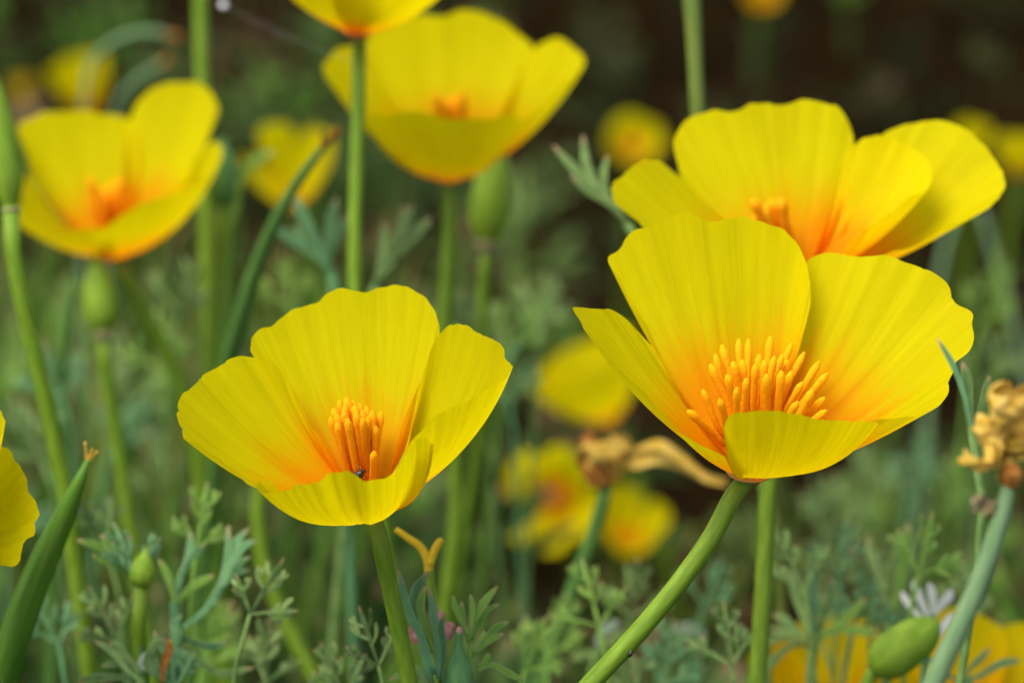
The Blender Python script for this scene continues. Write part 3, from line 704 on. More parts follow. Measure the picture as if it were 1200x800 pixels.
def withered_right():
    d = 0.392
    pts, rad = to_ground([at(1184, 556, d), at(1178, 590, d), at(1163, 640, d), at(1140, 700, d), at(1112, 760, d), at(1085, 820, d)], [psz(k, d) for k in (7, 9.5, 11, 12, 12.5, 12.5)])
    root = thing('withered_flower', 'shrivelled tan bloom on a thick grey-green stalk', 'withered flower', (pts[-1].x, pts[-1].y, 0), 'withered blooms')
    stem_part(root, pts, rad, M_STEM_GREY, n=60, sides=14)
    for k, (x, y, r) in enumerate([(1182, 470, 20), (1192, 492, 22), (1160, 505, 20), (1150, 535, 18), (1180, 530, 22), (1170, 545, 17), (1200, 470, 18), (1172, 492, 18), (1196, 520, 20)]):
        crumple(root, at(x, y, d + 0.002 * (k % 3 - 1)), psz(r, d), M_DRY, 300 + k)
    lathe(root, 'receptacle', at(1184, 572, d), (at(1186, 540, d) - at(1184, 572, d)), [(0, psz(9, d)), (psz(8, d), psz(13, d)), (psz(18, d), psz(14, d)), (psz(30, d), psz(8, d))], M_DRY_DARK, 12)
    crumple(root, at(1152, 592, d), psz(12, d), M_PALE, 320, name='husk')
withered_right()

def withered_mid():
    d = 0.60
    pts, rad = to_ground([at(712, 560, d), at(706, 590, d), at(690, 640, d), at(668, 700, d), at(640, 780, d), at(620, 840, d)], [psz(k, d) for k in (7, 8, 9, 9.5, 10, 10)])
    root = thing('withered_flower', 'dried brown poppy with one long shrivelled petal on a dark stem', 'withered flower', (pts[-1].x, pts[-1].y, 0), 'withered blooms')
    stem_part(root, pts, rad, M_STEM_DARK, n=50)
    for k, (x, y, r, m) in enumerate([(705, 528, 20, M_DRY), (692, 545, 18, M_DRY_DARK), (715, 545, 20, M_DRY), (728, 530, 17, M_DRY), (700, 560, 15, M_DRY_DARK), (690, 520, 15, M_DRY_DARK)]):
        crumple(root, at(x, y, d + 0.002 * (k % 3 - 1)), psz(r, d), m, 340 + k)
    # the long trailing petal
    C = catmull([at(718, 548, d), at(742, 538, d), at(775, 530, d - .003), at(805, 545, d - .004), at(828, 560, d - .004), at(852, 565, d - .004)], 22)
    wd = np.interp(np.linspace(0, 1, 22), [0, .2, .45, .7, 1], [6, 13, 15, 9, 4])
    V = []
    for i, (c, w_) in enumerate(zip(C, wd)):
        for q in np.linspace(-1, 1, 7):
            V.append(np.array(c) + np.array(CU) * psz(w_ * q, d) + np.array(CF) * psz(6 * math.sin(3.1 * q + i * 0.4) + 5 * q * q, d))
    F = [(i * 7 + j, i * 7 + j + 1, (i + 1) * 7 + j + 1, (i + 1) * 7 + j) for i in range(21) for j in range(6)]
    mesh_obj('withered_petal', np.array(V), F, M_DRY, root)
withered_mid()

# ------------------------------------------------------------------ feathery leaves
def lobe_data(pts, width, n=9, across=6, var=0.5, thick=0.2, face=None):
    """a linear leaflet: blunt ribbon with a channel and real thickness; pts world"""
    C = catmull(pts, n); T, N, B = frames(C)
    f = np.array(face if face is not None else (-CF))
    side = np.cross(T, f); side /= np.linalg.norm(side, axis=1)[:, None] + 1e-9
    nor = np.cross(side, T)
    t = np.linspace(0, 1, n)
    prof = np.interp(t, [0, 0.15, 0.5, 0.75, 0.9, 1.0], [0.42, 0.55, 0.85, 1.0, 0.66, 0.10])
    a = np.linspace(0, 2 * math.pi, across * 2, endpoint=False)
    V = C[:, None, :] + side[:, None, :] * (prof[:, None] * np.cos(a)[None, :] * width)[:, :, None] + nor[:, None, :] * (prof[:, None] * (np.sin(a) * thick + 0.22 * np.cos(a) ** 2)[None, :] * width)[:, :, None]
    k = across * 2
    F = []
    for i in range(n - 1):
        for j in range(k):
            F.append((i * k + j, i * k + (j + 1) % k, (i + 1) * k + (j + 1) % k, (i + 1) * k + j))
    F.append(tuple(range((n - 1) * k, n * k)))
    F.append(tuple(reversed(range(k))))
    look = np.zeros((n * k, 4)); look[:, 0] = np.repeat(t, k); look[:, 1] = var; look[:, 2] = np.tile(np.abs(np.cos(a)) ** 8, n); look[:, 3] = 1
    return V.reshape(-1, 3), F, look

def drawn_sprig(label, d, stalk, stalk_px, lobes, mat, group='feathery poppy leaves', dz=0.0, name='leaf_sprig', cat='leaf', stalk_mat=None, seed=0):
    """stalk from its top down, lobes as (points, half width px[, material])"""
    rg = random.Random(seed)
    P = [at(x, y, d) for x, y in stalk]
    pts, rad = to_ground(P, [psz(stalk_px, d)] * len(P))
    root = thing(name, label, cat, (pts[-1].x, pts[-1].y, 0), group)
    V, F, uv = tube_data(pts, rad, n=30, sides=8)
    look = np.zeros((len(V), 4)); look[:, 1] = 0.4
    mesh_obj('stalk', V, F, stalk_mat or mat, root, uv=uv, attrs=look)
    for lb in lobes:
        lp, w_ = lb[0], lb[1]; mt = lb[2] if len(lb) > 2 else mat
        slope = rg.uniform(-0.25, 0.25)
        L = 0; W = []
        for i, (x, y) in enumerate(lp):
            if i: L += math.hypot(x - lp[i - 1][0], y - lp[i - 1][1])
            W.append(at(x, y, d + psz(L, d) * slope))
        V, F, look = lobe_data(W, psz(w_ * 0.76, d), n=12, var=rg.uniform(0.15, 0.9))
        mesh_obj('leaflet', V, F, mt, root, attrs=look if mt.node_tree.nodes.get('Attribute') else look)
    return root

# in front, beside the left bloom's stem
drawn_sprig('blunt dark teal leaf fingers hugging the beetle poppy stem', 0.474, [(493, 742), (500, 775), (508, 820)], 5,
            [([(510, 790), (492, 742), (478, 715), (467, 668)], 8), ([(497, 755), (486, 722), (487, 692), (503, 670)], 8), ([(507, 765), (496, 730), (493, 706), (499, 685)], 7, M_LEAF_GREEN),
             ([(513, 795), (512, 750), (508, 718), (503, 690)], 7), ([(516, 800), (520, 760), (517, 730), (521, 718)], 6)], M_LEAF_TEAL, seed=1)
drawn_sprig('fresh light green leaf fan with pink tips beside the bottle-shaped bud', 0.478, [(551, 760), (546, 790), (540, 830)], 4,
            [([(548, 772), (556, 735), (566, 708), (583, 686)], 7), ([(552, 750), (562, 728), (572, 714), (585, 707)], 5), ([(550, 755), (553, 725), (553, 705), (551, 696)], 5),
             ([(549, 752), (543, 730), (541, 712), (541, 704)], 5), ([(548, 745), (538, 722), (532, 705), (531, 697)], 5), ([(553, 768), (568, 750), (580, 736), (596, 728)], 6),
             ([(556, 765), (572, 752), (582, 745), (590, 742)], 5), ([(553, 770), (563, 752), (567, 742), (568, 738)], 5), ([(560, 785), (575, 778), (590, 785), (612, 797)], 6), ([(562, 780), (570, 772), (572, 767), (573, 765)], 5)], M_LEAF_GREEN, seed=2)
drawn_sprig('low pale-edged leaf tips at the foot of the beetle poppy', 0.472, [(500, 810), (505, 850)], 4,
            [([(502, 812), (490, 797), (472, 790), (456, 797)], 5), ([(503, 806), (492, 788), (487, 782), (482, 778)], 5), ([(507, 808), (500, 795), (490, 793), (478, 795)], 4)], M_LEAF, seed=3)
# pink shed petals caught there
def pink():
    d = 0.482
    root = thing('fallen_petal', 'faded pink petals caught among the leaves by the bottle-shaped bud', 'petal', at(505, 760, d))
    for k, (x, y, r) in enumerate([(512, 722, 11), (521, 738, 12), (484, 745, 9)]):
        crumple(root, at(x, y, d), psz(r, d), M_PINK, 370 + k, name='petal_piece')
pink()

# lower left cluster
drawn_sprig('tall bluish leaf with curled fingers rising beside the small fresh bud', 0.512, [(208, 730), (205, 770), (203, 820)], 6,
            [([(205, 740), (235, 720), (256, 692), (268, 655), (267, 615)], 8), ([(255, 700), (268, 665), (277, 635), (292, 618)], 7), ([(258, 692), (275, 655), (285, 640), (302, 632)], 7),
             ([(262, 688), (278, 668), (286, 655), (294, 652)], 5), ([(268, 680), (282, 670), (290, 668), (293, 668)], 4), ([(206, 742), (222, 750), (245, 757), (268, 753)], 6), ([(206, 748), (228, 768), (255, 788), (300, 781)], 6, M_LEAF),
             ([(204, 735), (200, 735), (208, 725), (214, 720)], 5)], M_LEAF_TEAL, seed=5)
drawn_sprig('short bluish upright leaf with three-part tip beside the small fresh bud', 0.522, [(205, 705), (205, 760), (204, 830)], 6,
            [([(205, 712), (210, 680), (221, 655), (224, 622)], 7), ([(213, 675), (224, 655), (232, 645), (240, 638)], 6), ([(206, 710), (222, 690), (238, 680), (251, 673)], 7, M_LEAF_GREEN), ([(206, 715), (200, 685), (192, 665), (186, 655)], 6, M_LEAF_GREEN)], M_LEAF_TEAL, seed=6)
drawn_sprig('fresh green leaf cluster with tan tips around the small bud', 0.515, [(163, 690), (162, 740), (166, 820)], 6,
            [([(160, 685), (145, 668), (125, 645), (90, 632)], 7), ([(150, 672), (135, 650), (125, 635), (118, 626)], 6), ([(152, 675), (130, 660), (118, 654), (107, 650)], 6), ([(158, 682), (152, 660), (152, 645), (152, 626)], 6, M_LEAF_TEAL),
             ([(166, 682), (178, 662), (182, 650), (186, 642)], 7), ([(162, 690), (170, 670), (178, 655), (177, 642)], 8)], M_LEAF_GREEN, seed=7)
drawn_sprig('tangle of half-dry pale leaves at the foot of the small fresh bud', 0.502, [(165, 795), (170, 840)], 5,
            [([(168, 800), (150, 785), (128, 760), (110, 750)], 6), ([(165, 790), (148, 768), (133, 753), (125, 755)], 6), ([(172, 790), (172, 770), (182, 755), (195, 748)], 6), ([(160, 798), (140, 793), (118, 793), (92, 798)], 7),
             ([(165, 785), (150, 780), (135, 777), (118, 780)], 6), ([(176, 790), (180, 765), (182, 750), (181, 738)], 5), ([(170, 785), (164, 776), (170, 768), (178, 764)], 5, M_LEAF_PALE), ([(190, 800), (192, 780), (198, 760), (199, 748)], 7, M_DRY_DARK)], M_LEAF, seed=8)
# mid-distance, between the upper blooms
drawn_sprig('blurred teal leaf with splayed fingers before the dark pod', 0.615, [(388, 318), (394, 345), (398, 420)], 6,
            [([(390, 322), (370, 300), (348, 285), (316, 262)], 8), ([(388, 318), (375, 290), (360, 262), (344, 228)], 9), ([(386, 308), (385, 280), (390, 250), (394, 232)], 8), ([(389, 300), (396, 275), (402, 262), (408, 255)], 6), ([(365, 295), (352, 275), (348, 268), (345, 265)], 6)], M_LEAF_TEAL, seed=9)
drawn_sprig('grey-green leaf with frosted fingers between two bare poppy stems', 0.60, [(440, 335), (428, 375), (420, 450)], 6,
            [([(438, 338), (446, 310), (450, 285), (451, 260)], 7), ([(442, 330), (455, 300), (470, 265), (474, 240)], 7), ([(445, 325), (465, 300), (485, 275), (507, 254)], 8), ([(455, 305), (475, 290), (480, 285), (470, 285)], 6), ([(462, 290), (478, 262), (480, 250), (484, 240)], 6)], M_LEAF, seed=10)
drawn_sprig('grey-green leaf with splayed fingers reaching up beside the broad flat-petalled poppy', 0.56, [(735, 262), (752, 288), (790, 360), (850, 460), (893, 560), (897, 700)], 5,
            [([(738, 268), (710, 228), (680, 205), (648, 170)], 7), ([(730, 255), (700, 218), (688, 195), (683, 158)], 7), ([(722, 245), (708, 215), (708, 200), (712, 182)], 6), ([(735, 262), (715, 240), (690, 225), (668, 205)], 6)], M_LEAF, seed=11)
# right border, just in front of the right bloom
drawn_sprig('small leaf with a dark pointed tip between the shrivelled tan bloom and wide open poppy', 0.418, [(1138, 500), (1145, 540), (1152, 620), (1140, 700)], 5,
            [([(1140, 510), (1132, 470), (1118, 430), (1098, 396)], 5, M_LEAF_TEAL), ([(1140, 515), (1135, 475), (1132, 440), (1128, 424)], 9), ([(1142, 505), (1152, 470), (1157, 450), (1160, 440)], 6)], M_LEAF, seed=12)
# lower right
drawn_sprig('cluster of upright green leaves behind the golden poppies', 0.565, [(1045, 715), (1040, 770), (1035, 850)], 6,
            [([(1045, 720), (1055, 680), (1062, 640), (1064, 612)], 12, M_LEAF_GREEN), ([(1040, 720), (1035, 690), (1022, 655), (1018, 628)], 8), ([(1042, 725), (1028, 700), (1005, 660), (996, 640)], 8), ([(1048, 720), (1070, 685), (1078, 650), (1080, 620)], 8), ([(1046, 730), (1060, 700), (1075, 690), (1082, 672)], 7)], M_LEAF, seed=13)
drawn_sprig('cluster of bluish leaves beside a golden poppy, near two tall green stems', 0.55, [(955, 740), (950, 790), (945, 850)], 6,
            [([(955, 745), (955, 710), (952, 680), (953, 650)], 8, M_LEAF_TEAL), ([(950, 745), (940, 720), (930, 690), (929, 662)], 7), ([(957, 742), (968, 715), (975, 690), (972, 675)], 7), ([(948, 750), (930, 735), (915, 722), (905, 720)], 7), ([(960, 745), (985, 730), (1000, 715), (1015, 700)], 8, M_LEAF_GREEN), ([(955, 750), (975, 740), (1005, 738), (1030, 745)], 7, M_LEAF_GREEN), ([(948, 755), (930, 755), (915, 765), (895, 790)], 6), ([(950, 760), (925, 745), (900, 752), (880, 760)], 6)], M_LEAF, seed=14)
drawn_sprig('silvery white leaf fingers between the bud and the thick stalk', 0.54, [(1092, 720), (1085, 770), (1080, 850)], 5,
            [([(1092, 722), (1105, 705), (1112, 698), (1115, 690)], 8), ([(1092, 720), (1093, 705), (1091, 692), (1089, 682)], 7), ([(1088, 724), (1080, 705), (1074, 692), (1070, 680)], 7), ([(1082, 726), (1068, 712), (1060, 700), (1056, 692)], 6), ([(1092, 750), (1100, 742), (1108, 732), (1118, 718)], 8)], M_LEAF_WHITE, seed=15, stalk_mat=M_LEAF_TEAL)
drawn_sprig('narrow bluish leaf crossing the golden poppy beneath the thick stalk', 0.545, [(1135, 792), (1128, 850)], 5,
            [([(1130, 800), (1150, 790), (1175, 776), (1197, 773)], 6), ([(1128, 800), (1135, 785), (1150, 770), (1160, 758)], 5), ([(1130, 800), (1110, 790), (1095, 775), (1085, 770)], 5)], M_LEAF_TEAL, seed=16)
drawn_sprig('pale blurred leaf low under the withered brown poppy', 0.60, [(700, 760), (690, 800), (680, 860)], 5,
            [([(705, 765), (690, 765), (678, 768), (668, 772)], 6), ([(700, 758), (705, 742), (712, 735), (728, 728)], 8, M_LEAF_PALE), ([(702, 760), (715, 752), (722, 745), (735, 742)], 6)], M_LEAF, seed=17)
drawn_sprig('small pale leaf drooping behind the slanting stem', 0.62, [(788, 742), (782, 790), (778, 850)], 5,
            [([(788, 744), (800, 733), (815, 737), (828, 748)], 7, M_LEAF_PALE), ([(787, 746), (798, 742), (810, 747), (822, 756)], 5), ([(787, 745), (778, 735), (770, 732), (762, 735)], 5)], M_LEAF, seed=19)
drawn_sprig('light green curled leaf beside the dark bud', 0.655, [(278, 235), (270, 275), (262, 400)], 5,
            [([(278, 238), (285, 205), (300, 188), (322, 178)], 9), ([(277, 232), (282, 210), (290, 200), (300, 195)], 6)], M_LEAF_GREEN, seed=18)

def feather(label, group, d, tip_px, size, ang, mat, seed):
    """finely divided leaf: three pinnae of blunt linear leaflets; tip_px = centre of the leaf, size in px"""
    rg = random.Random(seed)
    ca, sa = math.sin(R(ang)), -math.cos(R(ang))
    bx, by = tip_px[0] - ca * size * 0.45, tip_px[1] - sa * size * 0.45
    lobes = []
    for k, off in enumerate((-44, 0, 44)):
        a = R(ang + off + rg.uniform(-9, 9)); L = size * (1.0 if k == 1 else 0.72) * rg.uniform(0.85, 1.1)
        dx, dy = math.sin(a), -math.cos(a)
        def P(t, side=0.0):
            return (bx + dx * L * t - dy * side, by + dy * L * t + dx * side)
        cv = rg.uniform(-0.12, 0.12) * size
        lobes.append(([P(0), P(0.35, cv * 0.3), P(0.7, cv * 0.7), P(1.0, cv)], size * 0.040))
        for t0, sg in ((0.42, 1), (0.50, -1), (0.66, 1), (0.72, -1)):
            if k != 1 and t0 < 0.45 and rg.random() < 0.5: continue
            l2 = L * rg.uniform(0.26, 0.40); b = a + sg * R(rg.uniform(26, 46))
            p0 = P(t0 - 0.08, cv * t0 * 0.8); e = (p0[0] + math.sin(b) * l2, p0[1] - math.cos(b) * l2)
            m = ((p0[0] + e[0]) / 2 - dx * l2 * 0.05 + math.cos(b) * l2 * 0.08 * sg, (p0[1] + e[1]) / 2 - dy * l2 * 0.05)
            lobes.append(([p0, m, e], size * rg.uniform(0.032, 0.046)))
            if rg.random() < 0.55:
                c2 = b - sg * R(38); l3 = l2 * 0.5
                lobes.append(([m, (m[0] + math.sin(c2) * l3 * .5, m[1] - math.cos(c2) * l3 * .5), (m[0] + math.sin(c2) * l3, m[1] - math.cos(c2) * l3)], size * 0.034))
    lobes = [(p, w_ / 0.76) for p, w_ in lobes]
    return drawn_sprig(label, d, [(bx, by), (bx - ca * size * 0.3, by - sa * size * 0.3 + 4), (bx - ca * size * 0.45, by + size * 0.9)], size * 0.035, lobes, mat, group=group, seed=seed)

zones = [
 ('feathery grey-green leaf growing around the small fresh bud', 'leaves around the small fresh bud', [(150, 640, 60, -12), (110, 610, 62, -25), (235, 610, 58, 10), (310, 690, 60, 30), (60, 720, 64, -15), (120, 720, 60, -30), (255, 745, 64, 25), (320, 765, 60, 15), (200, 775, 58, -8)], 0.525, 0.08, 1),
 ('feathery leaf growing around the bottle-shaped bud', 'leaves around the bottle-shaped bud', [(430, 750, 58, -25), (635, 755, 60, 32), (395, 785, 58, -15)], 0.50, 0.09, 2),
 ('feathery leaf growing beneath the slanting stem', 'leaves beneath the slanting stem', [(690, 700, 62, -20), (745, 690, 60, 12), (790, 770, 66, 25), (850, 745, 62, -12), (650, 735, 60, 10), (730, 780, 60, -28), (835, 680, 56, 20)], 0.555, 0.10, 3),
 ('feathery leaf rising behind the golden poppies', 'leaves behind the golden poppies', [(930, 655, 64, -18), (985, 640, 66, 5), (1035, 665, 70, 12), (1090, 640, 62, 22), (945, 715, 62, -28), (1010, 705, 64, 18), (1130, 690, 60, 15)], 0.56, 0.09, 4),
 ('blurred feathery leaf among the tall stems below the tall-petalled poppy', 'leaves among the tall stems', [(60, 430, 66, -20), (125, 415, 64, 20), (185, 400, 66, -8), (30, 505, 66, -30), (150, 490, 70, 25), (215, 330, 62, 12), (95, 350, 60, -12), (180, 545, 64, -20), (20, 590, 60, 10), (170, 455, 60, 40), (330, 330, 58, -20)], 0.70, 0.16, 5),
 ('soft feathery leaf around the stem of the upright collared bud', 'leaves around the collared bud stem', [(545, 370, 58, -20), (610, 375, 62, 22), (640, 350, 58, 10), (590, 440, 60, -12)], 0.70, 0.08, 6),
 ('dim feathery leaf behind the wide open poppy', 'dim leaves behind the wide open poppy', [(1165, 345, 60, 25), (1010, 560, 62, -15), (1075, 545, 66, 12), (970, 590, 60, 10), (1120, 560, 62, 25), (1160, 420, 58, 10)], 0.86, 0.14, 7),
]
for lab, grp, spots, d0, dr, zk in zones:
    for k, (x, y, size, ang) in enumerate(spots):
        feather(lab, grp, d0 + dr * ((k * 0.618 + 0.2) % 1 - 0.35), (x, y), size * 1.25, ang, (M_LEAF, M_LEAF_TEAL, M_LEAF, M_LEAF_GREEN)[(k + zk) % 4], 700 + zk * 20 + k)

# ------------------------------------------------------------------ beetle in the left bloom
def beetle():
    d = 0.4475
    c = at(421, 556, d); root = thing('beetle', 'tiny dark beetle at the foot of tight orange stamens', 'insect', c)
    ax = (CX * 0.8 + CU * 0.6 - CF * 0.2).normalized(); L = psz(16, d)
    lathe(root, 'body', c - ax * L * 0.5, ax, [(0, L * 0.05), (L * 0.12, L * 0.22), (L * 0.4, L * 0.30), (L * 0.7, L * 0.26), (L * 0.85, L * 0.12), (L * 0.88, L * 0.03)], M_INSECT, 12)
    lathe(root, 'head', c + ax * L * 0.33, ax, [(0, L * 0.06), (L * 0.1, L * 0.15), (L * 0.22, L * 0.12), (L * 0.26, L * 0.02)], M_INSECT, 10)
    sd2 = ax.cross(-CF).normalized()
    for s in (-1, 1):
        for k in (-0.2, 0.08, 0.3):
            p = c + ax * L * k + sd2 * s * L * 0.2
            V, F, uv = tube_data([p, p + sd2 * s * L * 0.22 - CF * L * 0.1, p + sd2 * s * L * 0.4 + ax * L * k * 0.6 + CF * L * 0.2], [L * 0.035, L * 0.03, L * 0.02], n=6, sides=5)
            mesh_obj('leg', V, F, M_INSECT, root, uv=uv)
beetle()

def spider_thread():
    d = 0.60
    a, c, e = at(236, -14, 0.69), at(262, 6, 0.62), at(417, 74, 0.575)
    root = thing('spider_thread', 'fine spider thread with one pale dew drop, strung between two stems', 'thread', a)
    V, F, uv = tube_data([a, c, c.lerp(e, 0.5) + Vector((0, 0, -0.0008)), e], [0.000018] * 4, n=24, sides=5)
    m = simple_mat('thread_silk', (0.5, 0.5, 0.48), (0.7, 0.7, 0.68), 500, 0.3, 0.5)
    mesh_obj('strand', V, F, m, root, uv=uv)
    r = psz(4.5, 0.62)
    lathe(root, 'dew_drop', c - Vector((0, 0, r * 1.1)), (0, 0, 1), [(0, r * 0.1), (r * 0.2, r * 0.6), (r * 0.6, r * 0.95), (r, r), (r * 1.5, r * 0.8), (r * 1.9, r * 0.35), (r * 2.1, r * 0.05)], simple_mat('dew', (0.8, 0.8, 0.8), (0.85, 0.85, 0.85), 500, 0.1, 0.6), 12)
spider_thread()

def aphid():
    d = 0.4545
    c = at(739, 765, d); root = thing('aphid', 'tiny black insect clinging to the slanting stem', 'insect', c)
    ax = (CU * 0.9 + CX * 0.3).normalized(); L = psz(10, d)
    lathe(root, 'body', c - ax * L * 0.5, ax, [(0, L * 0.04), (L * 0.2, L * 0.2), (L * 0.5, L * 0.26), (L * 0.8, L * 0.16), (L, L * 0.04)], M_INSECT, 10)
    for k in (-0.25, 0.0, 0.25):
        p = c + ax * L * k
        V, F, uv = tube_data([p, p - CX * L * 0.3 + CU * L * 0.05, p - CX * L * 0.55], [L * 0.04, L * 0.03, L * 0.02], n=5, sides=5)
        mesh_obj('leg', V, F, M_INSECT, root, uv=uv)
aphid()

# ------------------------------------------------------------------ ground cover: feathery leaves, grass, litter (too many to count)
def sprig_proto(seed, n_main=3, seg=4):
    """unit-high dissected leaf: verts, faces, tip attribute"""
    rg = random.Random(seed)
    V, F, T = [], [], []
    def ribbon(p, q, w0, w1, bend, tipness):
        p, q = Vector(p), Vector(q); ax = (q - p)
        s = ax.cross(Vector((rg.uniform(-.5, .5), 1, 0.2))).normalized(); nn = s.cross(ax).normalized()
        base = len(V)
        for i in range(seg + 1):
            t = i / seg; c = p + ax * t + nn * bend * ax.length * t * t
            wd = w0 + (w1 - w0) * t
            if tipness and i == seg: wd *= 0.35
            V.append(c - s * wd); V.append(c + nn * wd * 0.45); V.append(c + s * wd)
            T.extend([t * tipness] * 3)
        for i in range(seg):
            a = base + i * 3
            F.append((a, a + 1, a + 4, a + 3)); F.append((a + 1, a + 2, a + 5, a + 4))
        return p + ax + nn * bend * ax.length
    top = Vector((rg.uniform(-.12, .12), rg.uniform(-.12, .12), 0.5))
    ribbon((0, 0, 0), top, 0.010, 0.008, 0.05, 0)
    for k in range(n_main):
        a = (k - (n_main - 1) / 2) * rg.uniform(0.5, 0.75)
        yaw = rg.uniform(-.5, .5)
        dv = Vector((math.sin(a) * math.cos(yaw), math.sin(a) * math.sin(yaw) + rg.uniform(-.35, .35), math.cos(a))).normalized()
        st = top - Vector((0, 0, rg.uniform(0, 0.15)))
        e = ribbon(st, st + dv * rg.uniform(.18, .30), 0.012, 0.010, rg.uniform(-.1, .1), 0)
        m = rg.randint(3, 5)
        for j in range(m):
            b = (j - (m - 1) / 2) * rg.uniform(0.38, 0.6)
            d2 = (dv + Vector((math.cos(a) * math.sin(b), rg.uniform(-.45, .45), -math.sin(a) * math.sin(b) + rg.uniform(-.1, .1)))).normalized()
            s2 = st.lerp(e, rg.uniform(.55, 1.0))
            ribbon(s2, s2 + d2 * rg.uniform(.10, .22), 0.010, rg.uniform(0.016, 0.026), rg.uniform(-.35, .35), 1)
    return np.array([list(v) for v in V]), np.array(F), np.array(T)

def blade_proto(seed):
    rg = random.Random(seed); V, F, T = [], [], []
    n = 6; bx = rg.uniform(-.35, .35)
    for i in range(n + 1):
        t = i / n; wd = 0.011 * (1 - 0.75 * t ** 2); c = Vector((bx * t * t, rg.uniform(-.01, .01), t * (1 - 0.12 * abs(bx) * t)))
        V += [c + Vector((-wd, 0, 0)), c + Vector((0, wd * 0.8, 0)), c + Vector((wd, 0, 0))]; T += [t] * 3
    for i in range(n):
        a = i * 3; F += [(a, a + 1, a + 4, a + 3), (a + 1, a + 2, a + 5, a + 4)]
    return np.array([list(v) for v in V]), np.array(F), np.array(T)

def scatter(name, label, cat, protos, places, mat):
    """places: x, y, z, height, yaw, lean x, lean y, variation"""
    VV, FF, LL = [], [], []; off = 0
    for k, (x, y, z, h, yaw, lx, ly, var) in enumerate(places):
        v, f, t = protos[k % len(protos)]
        c, s = math.cos(yaw), math.sin(yaw)
        q = v * h
        px_ = q[:, 0] * c - q[:, 1] * s + lx * q[:, 2]; py_ = q[:, 0] * s + q[:, 1] * c + ly * q[:, 2]
        VV.append(np.stack([px_ + x, py_ + y, q[:, 2] + z], 1)); FF.append(f + off); off += len(v)
        a = np.zeros((len(v), 4)); a[:, 0] = t; a[:, 1] = var; a[:, 3] = 1; LL.append(a)
    V = np.concatenate(VV); F = np.concatenate(FF); A = np.concatenate(LL)
    me = bpy.data.meshes.new(name)
    me.vertices.add(len(V)); me.vertices.foreach_set('co', V.astype(np.float32).ravel())
    me.loops.add(len(F) * 4); me.loops.foreach_set('vertex_index', F.astype(np.int32).ravel())
    me.polygons.add(len(F)); me.polygons.foreach_set('loop_start', np.arange(0, len(F) * 4, 4, dtype=np.int32))
    me.polygons.foreach_set('use_smooth', np.ones(len(F), dtype=bool))
    me.update(calc_edges=True)
    at_ = me.attributes.new('look', 'FLOAT_COLOR', 'POINT'); at_.data.foreach_set('color', A.astype(np.float32).ravel())
    me.materials.append(mat)
    o = link(bpy.data.objects.new(name, me)); o['kind'] = 'stuff'; o['label'] = label; o['category'] = cat
    return o

def places(n, yr, hr, dens=None, xw=(0.30, 0.30), seed=0, lean=0.16):
    """random stands; half-width grows with distance"""
    rg = random.Random(seed); out = []
    while len(out) < n:
        y = rg.uniform(*yr); half = xw[0] + xw[1] * y
        x = rg.uniform(-half, half)
        if dens and rg.random() > dens(x, y): continue
        h = rg.uniform(*hr(x, y)) if callable(hr) else rg.uniform(*hr)
        out.append((x, y, -0.004, h, rg.uniform(0, 6.28), rg.uniform(-lean, lean), rg.uniform(-lean, lean), rg.random()))
    return out

def side(x, y):
    return x / (0.2 * max(y, 0.3))           # -1 at the left border of the view, 1 at the right

def dens_main(x, y):
    sx = side(x, y)
    base = 1.0 if y < 1.1 else max(0.0, 0.13 - (y - 1.1) / 9)
    if sx > 0.05 and y > 1.05: base *= 0.2
    elif sx > 0.35 and y > 0.8: base *= 0.45
    patch = 0.5 + 0.5 * math.sin(x * 23 + 1.3) * math.sin(y * 17 + x * 9)
    q = 0.5 + 0.5 * math.sin(x * 11 - 0.7 + y * 5) * math.sin(y * 8.3 - x * 4)
    return base * (0.06 + 0.94 * patch ** 1.5 * (0.3 + 0.7 * q))

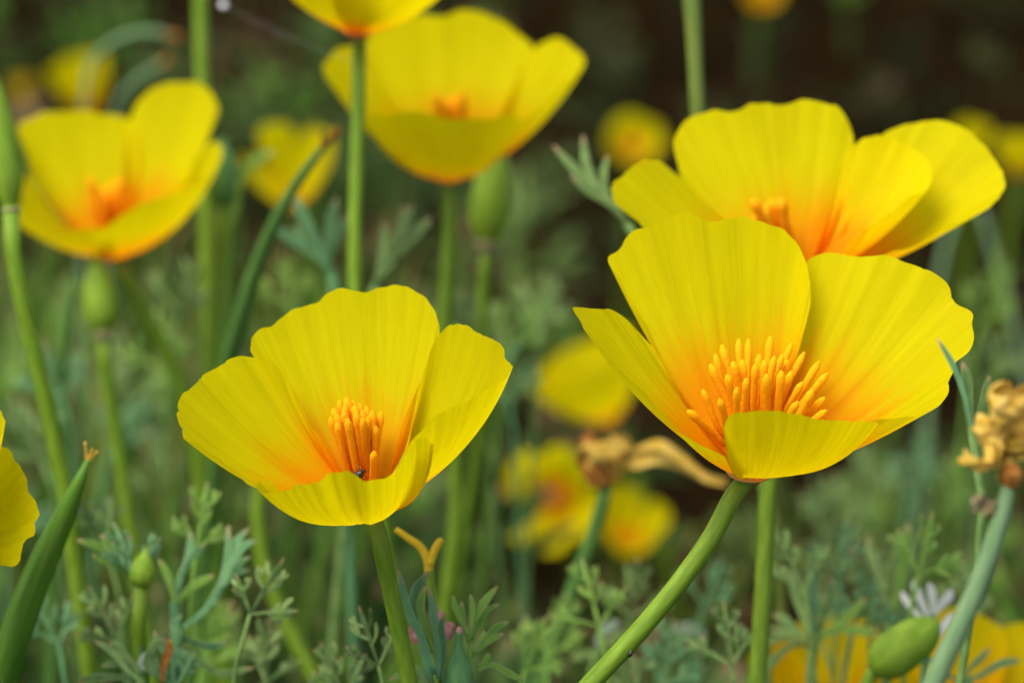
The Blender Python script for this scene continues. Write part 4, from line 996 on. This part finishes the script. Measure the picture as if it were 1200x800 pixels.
def h_main(x, y):
    sx = side(x, y)
    if y < 0.56: return (0.10, 0.19)
    if y < 0.80: top = 0.225 if sx < -0.32 else (0.13 if sx < 0.40 else 0.16)
    elif y < 1.05: top = 0.20 if sx < -0.28 else (0.075 if sx < 0.40 else 0.085)
    else: top = 0.17 if sx < 0 else 0.11
    return (0.45 * top, top)

SP = [sprig_proto(100 + k, 3 if k % 3 else 5) for k in range(10)]
BL = [blade_proto(200 + k) for k in range(8)]
scatter('poppy_foliage', 'blurred mass of grey-green feathery poppy foliage over the ground', 'foliage', SP, places(1350, (0.56, 2.3), h_main, dens_main, xw=(0.12, 0.34), seed=1), M_LEAF_BACK)
scatter('near_foliage', 'low band of finely cut grey-green poppy leaves around the stem feet', 'foliage', SP, places(230, (0.50, 0.66), (0.165, 0.232), xw=(0.1, 0.3), seed=21, lean=0.12), M_LEAF_BACK)
scatter('fresh_foliage', 'scattered brighter green leaf growth within the poppy foliage', 'foliage', SP, places(480, (0.56, 2.2), h_main, dens_main, xw=(0.12, 0.34), seed=2), M_LEAF_GREEN)
scatter('dry_foliage', 'withered brown leaf growth scattered low in the poppy foliage', 'foliage', SP, places(380, (0.6, 2.2), lambda x, y: (0.05, 0.75 * h_main(x, y)[1]), dens_main, xw=(0.12, 0.34), seed=8), M_LEAF_DRY)
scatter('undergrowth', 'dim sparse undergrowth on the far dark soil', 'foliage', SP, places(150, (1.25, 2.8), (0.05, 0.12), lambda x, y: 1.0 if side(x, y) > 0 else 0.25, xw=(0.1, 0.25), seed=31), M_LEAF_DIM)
scatter('grass', 'thin green grass blades and stems growing through the foliage', 'grass', BL, places(750, (0.60, 2.4), lambda x, y: (0.5 * h_main(x, y)[1], 1.2 * h_main(x, y)[1]), lambda x, y: dens_main(x, y) * (0.9 if x < 0 else 0.3), xw=(0.12, 0.34), seed=4), M_GRASS)
def litter():
    pl = []
    rg = random.Random(5)
    for k in range(1800):
        y = rg.uniform(0.5, 3.2); x = rg.uniform(-1, 1) * (0.3 + 0.3 * y)
        pl.append((x, y, rg.uniform(0, 0.012), rg.uniform(0.012, 0.035), rg.uniform(0, 6.28), rg.uniform(-3.5, 3.5), rg.uniform(-3.5, 3.5), rg.random()))
    scatter('leaf_litter', 'dry brown stalks and leaf litter on the soil', 'litter', BL, pl, M_LITTER)
litter()
